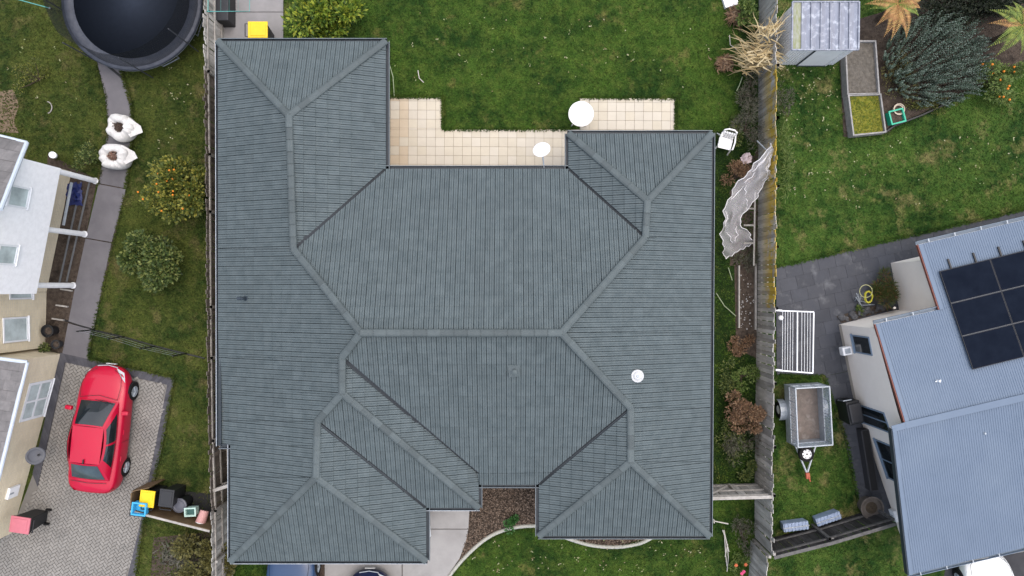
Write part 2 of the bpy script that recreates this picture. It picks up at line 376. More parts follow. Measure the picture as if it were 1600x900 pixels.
# bark gardens with a curved concrete kerb
m_chip = M('bark_chip', (.075,.05,.036), (.24,.195,.155), 30, .9, .15, rv=.75, rmode='isl', lo=.4, hi=.75)
kerb_m = plain('pale_concrete_kerb', (.46,.46,.41), .85)
def bark(poly, curve, label):
    o = sheet('bark_bed', poly, m_soil, .012); P_ = [P2(*q) for q in poly]
    x0, x1 = min(p[0] for p in P_), max(p[0] for p in P_); y0, y1 = min(p[1] for p in P_), max(p[1] for p in P_); mb = MB(); n = 0
    while n < 2400*(x1-x0)*(y1-y0)/4.5:
        x, y = R.uniform(x0,x1), R.uniform(y0,y1); n += 1
        if inside(x, y, P_):
            l, wd = R.choice((R.uniform(.03,.07), R.uniform(.05,.11))), R.uniform(.018,.04)
            mb.box((x,y,R.uniform(.02,.05)), (l,wd,.012), R.uniform(0,6.3), R.uniform(-.4,.4), R.uniform(-.4,.4))
    mb.build('bark_chips', m_chip, o, kind='stuff')
    pts = [Vector(P(*q)) for q in curve]; fine = []
    for i in range(len(pts)-1):
        p0, p1, p2, p3 = pts[max(i-1,0)], pts[i], pts[i+1], pts[min(i+2,len(pts)-1)]
        for k in range(5):
            t = k/5; fine.append(.5*((2*p1)+(p2-p0)*t+(2*p0-5*p1+4*p2-p3)*t*t+(3*p1-p0-3*p2+p3)*t**3))
    fine.append(pts[-1]); kb = MB(); n = len(fine); vs = []
    for i, p in enumerate(fine):
        d = (fine[min(i+1,n-1)]-fine[max(i-1,0)]).normalized(); q = Vector((-d.y,d.x,0))
        vs += [p-q*.065, p-q*.06+Vector((0,0,.07)), p+Vector((0,0,.10)), p+q*.06+Vector((0,0,.07)), p+q*.065]
    kb.add(vs, [(i*5+k,i*5+k+1,i*5+k+6,i*5+k+5) for i in range(n-1) for k in range(4)])
    tag(kb.build('kerb', kerb_m, smooth=True, loc=pts[0]), label, 'kerb')
bark([(735,740),(850,740),(850,822),(810,822),(775,833),(748,851),(722,876),(712,884),(728,842)], [(700,902),(722,875),(748,850),(775,832.5),(810,822.5),(850,821)], 'long curved pale concrete kerb between the bark bed and front lawn')
bark([(875,820),(1025,820),(1012,842),(965,854),(925,851),(888,840)], [(870,832),(888,841),(925,851.5),(965,854),(1000,848),(1020,838)], 'short pale concrete kerb curving out under the south east eave')

# dark stamped paving of the right house
m_slate = [M('dark_paving_%d' % i, c1, c2, 1.6, .7, .35, bump=.006, bs=18, c3=(.13,.134,.145), s3=1.6, t3=(.55,.72), rv=.10, rmode='obj') for i, (c1, c2) in
           enumerate((((.054,.058,.070),(.040,.043,.052)), ((.060,.064,.076),(.044,.047,.056)), ((.048,.052,.064),(.060,.063,.072))))]
pv_polys = [[(1212,418),(1440,364),(1640,318),(1640,480),(1213,586)], [(1213,586),(1285,588),(1420,560),(1420,500)], [(1287,588),(1320,690),(1420,690),(1420,561)], [(1320,690),(1346,812),(1420,815),(1420,690)]]
pv = MB()
for q in pv_polys: pv.poly([P(x,y,0)+Vector((0,0,.010)) for x,y in q])
pv = pv.build('paving', plain('paving_joint', (.03,.031,.035), .9), kind='structure')
sl = []
for q in pv_polys: sl += gridclip(pp(q), *P2(1212,418), math.radians(13), .62, .47, .01, .5)
sl.sort(key=lambda q: -area(q))
pieces(pv, 'paving_slab', sl[:290], m_slate, .012, .022, .0045)

# planted corner, top right
sheet('garden_bed', [(1308,40),(1640,-60),(1640,95),(1500,150),(1440,180),(1396,200),(1384,212),(1318,214)], m_soil, .012)
sheet('garden_bed', [(1147,413),(1184,413),(1182,560),(1150,545)], m_soil, .014)
sheet('garden_bed', [(1140,300),(1185,230),(1185,415),(1140,415)], m_soil, .012)
sheet('garden_bed', [(1140,-20),(1187,-20),(1187,235),(1150,200),(1160,90)], m_strip_shade, .011)
sheet('garden_bed', [(-20,145),(22,140),(30,165),(22,190),(30,208),(-20,206)], M('leaf_litter', (.13,.095,.065), (.22,.17,.12), 12, .95, .1, bump=.03, bs=25), .012)
sheet('garden_bed', [(240,840),(335,830),(345,960),(230,960)], m_soil, .012)
e = MB().tube([P(1384,206,.05), P(1398,196,.05), P(1440,180,.05), P(1470,166,.05), P(1505,149,.05)], .05, 6)
tag(e.build('garden_edging', m_black, loc=P(1440,180)), 'black edging strip between the planted corner and right lawn', 'edging')

# ================================================================= MAIN HOUSE
ZE, SL = 2.6, .396
house = thing('house', 'large single storey house with a hipped slate grey tiled roof', 'house', P(730,470))
def line_h(a, b, ze=ZE, sl=SL, inward=None):    # plane rising from an eave line given by two pixels
    A, B = P(*a, ze), P(*b, ze); d = (B-A); d.z = 0; d.normalize(); nrm = Vector((-d.y, d.x, 0))
    if (inward - A).dot(nrm) < 0: nrm = -nrm
    f = lambda x, y: ze + sl*((x-A.x)*nrm.x + (y-A.y)*nrm.y)
    return f, A, d, nrm
def xw(y):
    t = min(1, max(0, (P(0,500,3.5).y - y)/(P(0,500,3.5).y - P(0,640,3).y))); t = t*t*(3-2*t)
    return P(341.5,0,ZE).x*(1-t) + P(360,0,ZE).x*t
hW = lambda x, y: ZE + SL*(x - xw(y))
ctr = lambda x, y: P(x, y, 3)
faces = {}
def F(key, a, b, inw): faces[key] = line_h(a, b, inward=ctr(*inw))
F('NNW',(341,65),(603,65),(452,150)); F('ENW',(603,65),(603,264),(500,200)); F('MN',(603,264),(888,264),(730,400)); F('MS',(749,757),(842,757),(800,600))
F('WNE',(888,209),(888,264),(960,280)); F('NNE',(888,209),(1112,209),(1010,260)); F('E',(1112,209),(1108,837),(1000,500)); F('WSE',(842,757),(842,837),(950,720))
F('SSE',(842,837),(1108,837),(980,780)); F('ESW',(748,738),(748,793),(600,640)); F('SSW',(666,793),(748,793),(600,680)); F('EGA',(666,793),(666,876),(550,740)); F('SGA',(361,876),(666,876),(500,800))
faces['W'] = (hW, P(341.5,388,ZE), Vector((0,1,0)), Vector((1,0,0)))
E_ = lambda x, y: P(x, y, ZE)
fh = lambda k: faces[k][0]
n1, n2, n3 = on(452,181,fh('NNW')), on(459,389,hW), on(564,520,fh('MN')); n4, n5 = on(535,558,fh('MS')), on(535,614,fh('SSW')); n6, n7 = on(496.5,658,fh('SSW')), on(494.5,745,fh('SGA'))
n8, n9, n10 = on(877,520,fh('MN')), on(1011.5,314,fh('NNE')), on(1008,371,fh('WNE')); n11, n12 = on(985,637,fh('MS')), on(985,721,fh('SSE'))
A,B,C_,D,E1,F1,G1,H1 = E_(341.5,65),E_(603,65),E_(603,264),E_(888,264),E_(888,209),E_(1112,209),E_(1108,837),E_(842,837)
I1,J1,J2,K1,L1,M1,N1,O1,Q1 = E_(842,757),E_(748,738),E_(749,757),E_(748,793),E_(666,793),E_(666,876),E_(361,876),E_(361,696),E_(343,696)
e1 = lambda x, y: E_(x, y)
X1 = on(863,738,fh('MS'))
xE = lambda y: 1112-4*(y-209)/628
PIECES = {'NNW':[[A,B,n1]], 'ENW':[[B,C_,n2,n1]], 'MN':[[C_,D,n10,n8,n3,n2]], 'MS':[[n3,n8,n11,X1,J1,n4],[J1,X1,I1,J2]], 'WNE':[[E1,n9,n10,D]], 'NNE':[[E1,F1,n9]],
 'E':[[F1,n9,n10,e1(xE(371),371)],[e1(xE(371),371),n10,n8,e1(xE(520),520)],[e1(xE(520),520),n8,n11,e1(xE(637),637)],[e1(xE(637),637),n11,n12,e1(xE(721),721)],[e1(xE(721),721),n12,G1]],
 'WSE':[[n12,H1,I1,n11]], 'SSE':[[H1,G1,n12]], 'ESW':[[n4,J1,K1,n5]], 'SSW':[[n5,K1,L1,n6]], 'EGA':[[n6,L1,M1,n7]], 'SGA':[[N1,M1,n7]],
 'W':[[A,n1,n2,e1(341.5,389)],[e1(341.5,389),n2,n3,e1(342,520)],[e1(342,520),n3,n4,e1(342,558)],[e1(342,558),n4,n5,e1(342.5,614)],[e1(342.5,614),n5,n6,e1(343,658)],
      [e1(343,658),n6,P(494.8,696,3.85),Q1],[O1,P(494.8,696,3.85),n7,e1(361,745)],[e1(361,745),n7,N1]]}
und = MB()
for k, ps in PIECES.items():
    for p in ps:
        h = fh(k); und.poly([(q.x, q.y, h(q.x, q.y)-.035) for q in p])
roof = und.build('roof', m_under, house)
GU, GV = .30, .345
prof = [(0,-.03),(.014,.018),(.058,.020),(.075,.004),(.092,.020),(.138,.018),(.15,-.015),(.162,.018),(.208,.020),(.225,.004),(.242,.020),(.286,.018),(.2995,-.03)]
def tile_mb(zf):                                        # zf maps (u, v, offset) to a point
    mb = MB(); n = len(prof)
    vs = [zf(u, .0, o+.020) for u, o in prof] + [zf(u, GV+.02, o-.004) for u, o in prof] + [zf(u, .0, -.03) for u, o in prof]
    mb.add(vs, [(i,i+1,n+i+1,n+i) for i in range(n-1)] + [(2*n+i,2*n+i+1,i+1,i) for i in range(n-1)])
    return mb
tile_me = {}
VAL = ((C_,n2),(D,n10),(J1,n4),(L1,n6),(I1,n11),(X1,I1),(n11,X1))
full, rest = [], MB()
for k, ps in PIECES.items():
    h, o0, du, dv = faces[k]
    if du.cross(dv).z < 0: du = -du
    ok = (tuple(round(q,3) for q in du), k == 'W')
    key = k
    me = tile_mb(lambda u, v, o: (du.x*u+dv.x*v, du.y*u+dv.y*v, SL*v+o)).mesh('roof_tile', m_tile); tile_me[k] = me
    for p in ps:
        loc = [((q.x-o0.x)*du.x+(q.y-o0.y)*du.y, (q.x-o0.x)*dv.x+(q.y-o0.y)*dv.y) for q in p]
        cl = loc; ar = sum(cl[i-1][0]*cl[i][1]-cl[i][0]*cl[i-1][1] for i in range(len(cl)))
        if ar < 0: cl = cl[::-1]
        part_ = MB(); vflag = [any((ps2[i-1]-a_v).length < .01 and (ps2[i]-b_v).length < .01 or (ps2[i]-a_v).length < .01 and (ps2[i-1]-b_v).length < .01 for a_v, b_v in VAL) for i in range(len(p)) for ps2 in (p if ar >= 0 else p[::-1],)]
        u0, u1 = min(q[0] for q in cl), max(q[0] for q in cl); v0, v1 = min(q[1] for q in cl), max(q[1] for q in cl)
        for j in range(math.floor(v0/GV), math.ceil(v1/GV)):
            for i in range(math.floor(u0/GU), math.ceil(u1/GU)):
                a, b = i*GU, j*GV
                cr = cvx_clip([(a,b),(a+GU,b),(a+GU,b+GV),(a,b+GV)], cl)
                if len(cr) < 3 or area(cr) < 1e-4: continue
                cx, cy = o0.x+du.x*a+dv.x*b, o0.y+du.y*a+dv.y*b
                if area(cr) > GU*GV*.999:
                    full.append((h(cx+du.x*.15+dv.x*.17, cy+du.y*.15+dv.y*.17), k, cx, cy, h(cx, cy), a, b))
                else:
                    t = tile_mb(lambda u, v, o: (a+u, b+v, o)); part_.add(t.v, t.f)
        if part_.v:
            bm = bmesh.new(); vv = [bm.verts.new(v) for v in part_.v]
            for f in part_.f: bm.faces.new([vv[i] for i in f])
            for i in range(len(cl)):
                a2, b2 = Vector((*cl[i-1],0)), Vector((*cl[i],0)); d = b2-a2
                if d.length < 1e-6: continue
                nr = Vector((d.y,-d.x,0)).normalized()
                bmesh.ops.bisect_plane(bm, geom=bm.verts[:]+bm.edges[:]+bm.faces[:], plane_co=a2+nr*(-.042 if vflag[i] else .012), plane_no=nr, clear_outer=True)
            bm.verts.index_update(); vs = []
            for v in bm.verts:
                x, y = o0.x+du.x*v.co.x+dv.x*v.co.y, o0.y+du.y*v.co.x+dv.y*v.co.y; vs.append((x, y, h(x,y)+v.co.z))
            rest.add(vs, [tuple(v.index for v in f.verts) for f in bm.faces]); bm.free()
full.sort(key=lambda q: -q[0])
pick = [q for q in full if q[1] in ('MN','MS','E')][:300]; ps_ = set(id(q) for q in pick)
for q in full:
    z, k, cx, cy, hz, a, b = q
    if id(q) in ps_:
        inst('roof_tile', tile_me[k], roof, (cx, cy, hz))
    else:
        h, o0, du, dv = faces[k]
        if du.cross(dv).z < 0: du = -du
        t = tile_mb(lambda u, v, o: (u, v, o)); vs = []
        for u, v, o in t.v:
            x, y = cx+du.x*u+dv.x*v, cy+du.y*u+dv.y*v; vs.append((x, y, h(x,y)+o))
        rest.add(vs, t.f)
rest.build('roof_tiles', m_tile, roof, kind='stuff')
# ridge and hip cappings
rc = [(-.118,-.006),(-.10,.028),(-.05,.05),(.05,.05),(.10,.028),(.118,-.006)]
rv = [(x, 0, z+.026) for x, z in rc]+[(x, .43, z) for x, z in rc]+[(x*.8, 0, -.02) for x, z in rc]
ridge_me = MB().add(rv, [(i,i+1,7+i,6+i) for i in range(5)]+[(12+i,13+i,i+1,i) for i in range(5)]).mesh('ridge_tile', m_ridge)
def ridge(a, b, lift=.036):
    a = a+Vector((0,0,lift)); b = b+Vector((0,0,lift)); d = b-a; L = d.length; n = max(1, round(L/.395)); y = d.normalized()
    x = y.cross(Vector((0,0,1))).normalized(); z = x.cross(y); m = Matrix((x,y,z)).transposed().to_4x4()
    for i in range(n): inst('ridge_tile', ridge_me, roof, a+d*i/n, mtx=m @ Matrix.Diagonal((1, L/n/.41, 1, 1)))
for a, b in ((A,n1),(B,n1),(n2,n1),(n2,n3),(n3,n8),(n4,n3),(n5,n4),(K1,n5),(n6,n5),(n7,n6),(N1,n7),(M1,n7),(E1,n9),(F1,n9),(n10,n9),(n10,n8),(n11,n8),(n12,n11),(H1,n12),(G1,n12)): ridge(a, b)
# dark metal valleys
for k, (a, b) in enumerate(((C_,n2),(D,n10),(J1,n4),(L1,n6),(I1,n11))):
    d = (b-a); d.z = 0; q = Vector((-d.y,d.x,0)).normalized(); up = Vector((0,0,-.012))
    MB().add([a-q*.09+up, a+up*2, a+q*.09+up, b-q*.09+up, b+up*2, b+q*.09+up], [(0,1,4,3),(1,2,5,4)]).build('valley', plain('dark_valley', (.018,.024,.03), .7), roof)
# gutters: an open channel with a paler lip
def gutter(a, b, out, dark=True):
    d = (b-a).normalized(); out = Vector(out); z = Vector((0,0,1)); c0 = out*-.02; mb = MB(); lp = MB()
    pr = [(-.02,-.01),(-.02,-.11),(.10,-.11),(.10,0),(.113,0),(.113,-.125),(-.035,-.125),(-.035,-.01)]
    n = len(pr); a2, b2 = a-d*.03, b+d*.03
    mb.add([a2+out*x+z*y for x, y in pr]+[b2+out*x+z*y for x, y in pr], [(i,(i+1)%n,n+(i+1)%n,n+i) for i in range(n)])
    g_ = mb.build('gutter', m_gutter, house)
    lp.add([a2+out*x+z*y for x, y in ((.098,.002),(.116,.002),(.116,-.03),(.098,-.03))]+[b2+out*x+z*y for x, y in ((.098,.002),(.116,.002),(.116,-.03),(.098,-.03))], [(i,(i+1)%4,4+(i+1)%4,4+i) for i in range(4)])
    lp.build('gutter_lip', m_lip if dark else m_galv, g_)
for a, b, o, dk in ((A,B,(0,1,0),1),(B,C_,(1,0,0),1),(C_,D,(0,1,0),1),(E1,D,(-1,0,0),1),(E1,F1,(0,1,0),1),(F1,G1,(1,0,0),1),(H1,G1,(0,-1,0),1),(I1,H1,(-1,0,0),1),(J2,I1,(0,-1,0),1),
                    (J1,K1,(1,0,0),1),(L1,K1,(0,-1,0),0),(L1,M1,(1,0,0),1),(N1,M1,(0,-1,0),0),(O1,N1,(-1,0,0),0),(Q1,O1,(0,-1,0),1),(A,Q1,(-1,0,0),0)): gutter(a, b, o, dk)
# walls under the eaves, soffit
i_ = .45
wl = [(p.x+dx*i_, p.y+dy*i_) for p, dx, dy in ((A,1,-1),(B,-1,-1),(C_,-1,-1),(D,1,-1),(E1,1,-1),(F1,-1,-1),(G1,-1,1),(H1,1,1),(I1,1,1),(J2,-1,1),(K1,-1,1),(L1,-1,1),(M1,-1,1),(N1,1,1),(O1,1,1),(Q1,1,1))]
MB().prism(wl, 0, 2.45).build('wall', brickmat('house_brick', (.42,.33,.25), (.36,.28,.2), (.4,.37,.33), 0, 1), house)
sf = MB()
for ps in PIECES.values():
    for p in ps: sf.poly([(q.x, q.y, 2.47) for q in p])
sf.build('soffit', plain('soffit_cream', (.5,.47,.42)), house)
MB().tube([P(669.5,806,2.4), P(670,812,1.8), P(672,838,0)], .035).build('downpipe', m_wpaint, house)
# roof fittings
p = on(995,587,fh('E')); vent = MB().lathe(p, [(.13,-.1),(.13,.06),(.20,.07),(.205,.10),(.16,.125),(.155,.105),(.13,.105),(.125,.14),(.05,.15)], 24).build('roof_vent', plain('vent_grey_white', (.52,.53,.54), .6), house, smooth=True, bevel=0)
MB().lathe(p+Vector((0,0,.148)), [(.05,0),(.03,.014)], 12).build('cap', m_galv, vent)
p = on(803,579,fh('MS'))
pv2 = MB().box(p+Vector((0,0,.05)), (.34,.36,.06), .1).lathe(p+Vector((.02,0,.05)), [(.06,0),(.055,.25),(.03,.27)], 12).build('pipe_vent', m_tile, house)
MB().lathe(p+Vector((.02,0,.3)), [(.07,0),(.075,.05),(.03,.07)], 12).build('cowl', m_ridge, pv2)
p = on(385,466,hW)
pv3 = MB().lathe(p, [(.10,0),(.07,.05),(.045,.08),(.045,.35)], 12).build('pipe_vent', m_gutter, house)
MB().tube([p+Vector((0,0,.34)), p+Vector((-.05,0,.40)), p+Vector((-.14,0,.38))], [.05,.055,.05], 8).build('cowl', m_gutter, pv3)
# ================================================================= FENCES
pal_me = {m.name: MB().box((0,0,.5), (.138,.02,1)).mesh('paling', m) for m in (m_paling, m_moss, m_brownpal, m_darkpal)}
def fence(label, top, h, mat, side, seg_mats=None, rails=(.3,.88,1.45), post=2.3, cap=False, group=None, rm=m_rail):
    pts = [P(x, y, h) for x, y in top]; base = Vector((pts[0].x, pts[0].y, 0)); f = thing('fence', label, 'fence', base, group)
    for k in range(len(pts)-1):
        a, b = Vector((pts[k].x,pts[k].y,0)), Vector((pts[k+1].x,pts[k+1].y,0)); d = b-a; L = d.length; d.normalize(); q = Vector((-d.y,d.x,0))*side; rz = math.atan2(d.y, d.x)
        n = max(1, round(L/.148)); mt = seg_mats[k] if seg_mats else mat
        for i in range(n):
            t = (i+.5)/n
            inst('paling', pal_me[mt.name], f, a+(b-a)*t+q*R.uniform(-.004,.004), rz+R.gauss(0,.01), R.gauss(0,.012), R.gauss(0,.008), (1, 1, h+R.uniform(-.03,.02)))
        for z in rails:
            if z < h: MB().box((a+b)/2+q*.035+Vector((0,0,z)), (L-.01,.045,.09), rz).build('rail', rm, f)
        if cap: MB().box((a+b)/2+Vector((0,0,h+.03)), (L,.11,.035), rz).build('cap', rm, f)
        m = max(1, round(L/post))
        for i in range(m+1): MB().box(a+(b-a)*(i/m)+q*.105+Vector((0,0,(h-.1)/2)), (.09,.09,h-.1), rz).build('post', rm, f)
    return f
fence('long weathered paling fence on the left between the lawn and the big roof', [(317,-40),(319,110),(321,240),(322,330),(323,480),(324,560),(326,690),(330,800),(332,960)], 1.7, m_brownpal, 1,
      [m_paling, m_brownpal, m_brownpal, m_brownpal, m_brownpal, m_brownpal, m_brownpal, m_paling])
fence('long mossy weathered paling fence on the right between the two houses', [(1214,-40),(1213,100),(1213,182),(1213,290),(1212,385),(1211,482),(1209,600),(1208,700),(1207,776),(1207,868)], 1.7, m_paling, 1,
      [m_paling, m_moss, m_moss, m_moss, m_moss, m_paling, m_paling, m_paling, m_paling])
fence('short paling fence at the bottom right continuing the long fence', [(1200,872),(1196,960)], 1.7, m_paling, 1)
def brace(f, a, b, z0, z1, r=.045):
    A_, B_ = P(*a, z0), P(*b, z1); d = B_-A_
    o = MB().tube([A_, B_], r, 4).build('brace', m_rail, f)
f = fence('weathered fence gate with diagonal braces between the big roof and right fence', [(1110,778.5),(1207,776)], 1.6, m_paling, 1, cap=True)
brace(f, (1112,772), (1136,760), 1.3, .3); brace(f, (1139,757), (1158,776), .3, 1.4)
f = fence('dark paling fence with diagonal braces below the right lawn', [(1209,871),(1300,848),(1400,818)], 1.5, m_darkpal, 1, rails=(.35,1.2), cap=True, rm=m_darkrail)
brace(f, (1255,847), (1298,842), .5, 1.2); brace(f, (1300,843), (1318,826), 1.3, .4)
f = fence('short grey wooden side gate between the left fence and main house', [(329,768),(362,757)], 1.5, m_paling, 1, cap=True)
MB().box(P(349,722,.05), (.55,1.6,.06), .1).build('ledge', m_darkpal, f)
# light grey rails standing proud on the left fence
# ================================================================= VEGETATION
class Bush: pass
def lobes(c, rx, ry, h, n, rng):
    out = []
    for i in range(n):
        a = rng.uniform(0, 6.28); q = math.sqrt(rng.random())*.8; z = rng.uniform(.35, .85)
        out.append((Vector((c.x+rx*q*math.cos(a), c.y+ry*q*math.sin(a), c.z+h*z*(1-.25*q))), rng.uniform(.2,.44)))
    return out
def bush(name, label, cat, px, py, rpx, h, mat, n=2600, lsz=.075, lw=.045, ry=None, group=None, seed=1, nl=11, zc=.6, fruit=0, fruit_m=None, stems=True, fr=.045, up=.3, crown='crown'):
    rng = random.Random(seed); s = K*(1-h*zc/H); c = P(px, py, h*zc); base = Vector((c.x, c.y, 0)); rx = rpx*s; ryy = (ry or rpx)*s
    t = thing(name, label, cat, base, group); mb = MB(); lb = lobes(base, rx, ryy, h, nl, rng)
    for i in range(n):
        lc, lr = rng.choice(lb); d = Vector((rng.gauss(0,1), rng.gauss(0,1), rng.gauss(0,.9))).normalized(); rr = rng.random()**.4
        p = lc + Vector((d.x*lr*rx*rr, d.y*lr*ryy*rr, d.z*lr*h*.6*rr))
        if p.z < .06: p.z = rng.uniform(.05,.2)
        dd = (d + Vector((rng.gauss(0,.5), rng.gauss(0,.5), rng.gauss(up,.4)))).normalized()
        k = rng.uniform(.6,1.3); mb.leaf(p, dd, Vector((rng.gauss(0,.3),rng.gauss(0,.3),1)), lsz*k, lw*k)
    mb.build(crown, mat, t)
    if stems:
        sb = MB()
        for lc, lr in lb: sb.tube([base+Vector((rng.gauss(0,.03),rng.gauss(0,.03),0)), base.lerp(lc,.5)+Vector((0,0,-.1*h)), lc], [.035,.022,.008], 5)
        sb.build('trunk', m_bark, t)
    for i in range(fruit):
        lc, lr = rng.choice(lb); a = rng.uniform(0,6.28); q = rng.uniform(.3,.95)*lr
        p = lc + Vector((math.cos(a)*rx*q, math.sin(a)*ryy*q, lr*h*.55))
        inst('fruit', FRUIT, t, p, rng.uniform(0,6), sc_=(fr/.045,)*3)
    return t
FRUIT = MB().ball((0,0,0), .045, 8).mesh('fruit', m_orange, smooth=True)
l_cit = leafmat('citrus_leaves', [(.03,.05,.01),(.10,.125,.022),(.07,.10,.018),(.22,.225,.04),(.34,.31,.055)])
l_dk = leafmat('shrub_leaves', [(.026,.046,.012),(.075,.115,.026),(.045,.08,.02),(.15,.19,.05),(.24,.26,.075)])
l_lem = leafmat('lemon_leaves', [(.025,.055,.01),(.06,.12,.014),(.14,.22,.025),(.26,.34,.04),(.42,.44,.05)])
l_ol = leafmat('olive_brown_leaves', [(.05,.052,.018),(.12,.11,.032),(.18,.165,.05),(.08,.085,.03)])
l_rust = leafmat('rusty_leaves', [(.08,.045,.028),(.19,.105,.06),(.29,.18,.10),(.12,.075,.045),(.38,.26,.16)])
l_twig = leafmat('grey_twigs', [(.03,.028,.02),(.07,.065,.045),(.11,.105,.08),(.045,.06,.025)], trans=0)
l_weed = leafmat('weed_leaves', [(.04,.08,.015),(.09,.15,.028),(.14,.20,.045),(.2,.25,.07)])
l_ros = leafmat('grey_green_needles', [(.018,.04,.026),(.065,.11,.072),(.12,.175,.13),(.25,.31,.26),(.04,.075,.048)])
l_fern = leafmat('fern_green', [(.08,.13,.02),(.17,.24,.04),(.30,.33,.06)])
l_fernb = leafmat('fern_orange', [(.34,.17,.06),(.5,.27,.10),(.42,.29,.09),(.28,.13,.05)])
l_straw = leafmat('dry_straw', [(.34,.25,.12),(.52,.40,.20),(.62,.52,.32),(.26,.18,.08)])
l_yel = leafmat('yellow_weed', [(.05,.065,.015),(.09,.11,.02),(.2,.2,.03),(.06,.075,.02)])
bush('citrus_tree', 'citrus tree laden with small orange fruit beside the left fence', 'tree', 276, 290, 50, 2.1, l_cit, 9000, .12, .07, seed=3, nl=20, fruit=17, fr=.036)
bush('shrub', 'rounded dark green shrub on the left lawn below the fruiting citrus tree', 'shrub', 229, 410, 49, 1.7, l_dk, 8000, .12, .07, seed=4, nl=19)
bush('lemon_tree', 'bright yellow green leafy tree above the roof beside the yellow lidded bin', 'tree', 505, 10, 64, 1.9, l_lem, 6500, .17, .075, ry=52, seed=5, nl=16, fruit=0)
bush('shrub', 'olive brown shrub at the bottom left corner beside the left fence', 'shrub', 312, 885, 52, 1.3, l_ol, 5200, .11, .07, seed=6, nl=14)
bush('shrub', 'straggly yellow flowered shrub on the lawn left of the trampoline', 'shrub', 45, 118, 36, .8, l_yel, 700, .07, .03, seed=7, nl=9)
bush('shrub', 'dark green shrub against the left house at the white post', 'shrub', 128, 248, 24, .9, l_dk, 900, .08, .04, seed=8, nl=7)
bush('shrub', 'small dark plant beside the black pots by the brick corner', 'shrub', 68, 545, 14, .6, l_dk, 400, .07, .03, seed=9, nl=5)
bush('shrub', 'rust brown dying shrub leaning on the right fence', 'shrub', 1170, 645, 37, 1.5, l_rust, 2400, .09, .05, ry=36, seed=10, nl=10)
bush('shrub', 'grey twiggy shrub below the rust brown one at the fence', 'shrub', 1166, 700, 34, .9, l_twig, 1100, .13, .014, ry=40, seed=11, nl=9, up=.5)
bush('shrub', 'green and yellow shrub at the fence above the rust brown one', 'shrub', 1166, 590, 26, .8, l_weed, 900, .08, .035, ry=24, seed=12, nl=7)
bush('shrub', 'grey twiggy shrub at the mossy fence near the white plastic chair', 'shrub', 1174, 197, 28, 1.2, l_twig, 1500, .14, .014, ry=40, seed=13, nl=9, up=.5)
bush('shrub', 'reddish brown dried shrub beside the white netting', 'shrub', 1155, 275, 26, .7, l_rust, 1300, .10, .025, ry=24, seed=14, nl=8)
bush('shrub', 'grey tangled twigs at the fence foot below the corn stalks', 'shrub', 1176, 142, 22, .7, l_twig, 1000, .13, .016, ry=30, seed=81, nl=8, up=.5)
bush('shrub', 'low dark leafy shrub between the white plastic chair and the twiggy fence shrub', 'shrub', 1150, 205, 16, .4, l_dk, 600, .08, .04, ry=26, seed=82, nl=7)
bush('shrub', 'brown dead twigs lying over the top of the vegetable bed', 'shrub', 1168, 405, 18, .4, l_twig, 700, .13, .014, ry=22, seed=83, nl=6, up=.2)
bush('weed_clump', 'sprawling reddish weeds at the bottom end of the vegetable bed', 'weeds', 1158, 535, 22, .35, l_rust, 900, .10, .03, ry=22, seed=84, nl=8, stems=False, crown='foliage')
bush('weed_clump', 'dark green weeds along the fence just above the cross gate', 'weeds', 1172, 738, 18, .4, l_dk, 600, .09, .04, ry=18, seed=85, nl=7, stems=False, crown='foliage')
bush('weed_clump', 'dark tangle of weeds along the fence between the cross gate and the grey twiggy shrub', 'weeds', 1150, 690, 26, .4, l_dk, 1300, .09, .03, ry=44, seed=91, nl=12, stems=False, crown='foliage')
bush('weed_clump', 'dark weedy growth on the grass left of the reddish weeds', 'weeds', 1142, 590, 18, .35, l_dk, 900, .09, .03, ry=40, seed=92, nl=10, stems=False, crown='foliage')
bush('shrub', 'leafy green shrub at the top end of the right fence', 'shrub', 1165, 12, 26, 1.0, l_weed, 1000, .10, .05, ry=34, seed=15, nl=7)
bush('weed_clump', 'long grassy weeds growing along the right side of the mossy fence', 'weeds', 1228, 250, 12, .4, l_weed, 800, .16, .018, ry=75, seed=16, nl=14, stems=False, crown='foliage')
bush('weed_clump', 'dry pale weeds beside the right fence below the metal shed', 'weeds', 1228, 150, 16, .3, l_twig, 500, .12, .016, ry=34, seed=17, nl=8, stems=False, crown='foliage')
bush('shrub', 'small bright green plant in the bark bed by the kerb', 'shrub', 801, 819, 14, .35, leafmat('bright_leaf', [(.03,.10,.02),(.06,.17,.04),(.04,.12,.03)]), 260, .11, .05, seed=18, nl=5, stems=False)
bush('citrus_tree', 'citrus bush with orange fruit at the far right garden edge', 'tree', 1572, 122, 44, 1.2, l_weed, 2800, .09, .05, ry=36, seed=19, nl=12, fruit=14, fr=.045)
bush('shrub', 'low yellow green bush between the raised beds and the grey green bush', 'shrub', 1405, 125, 34, .5, l_ol, 1600, .06, .035, ry=50, seed=20, nl=10)
bush('shrub', 'dry weeds under the grey green bush along the black edging', 'shrub', 1450, 165, 46, .3, l_yel, 900, .07, .025, ry=18, seed=21, nl=10, stems=False)
bush('hedge', 'hedge coloured dark for shade in the top right corner behind the grey green bush', 'hedge', 1525, -2, 92, 1.0, leafmat('shade_dark_hedge', [(.008,.012,.006),(.015,.022,.01),(.025,.035,.014)]), 7000, .10, .06, ry=44, seed=22, nl=16)  # near black leaf colour stands in for the shade around the hedge
bush('flax_bush', 'bushy green plant with red tips against the right house wall', 'shrub', 1384, 448, 15, .9, leafmat('flax', [(.03,.055,.012),(.06,.09,.02),(.10,.11,.03),(.2,.08,.04)]), 1500, .2, .022, ry=34, seed=23, nl=8)
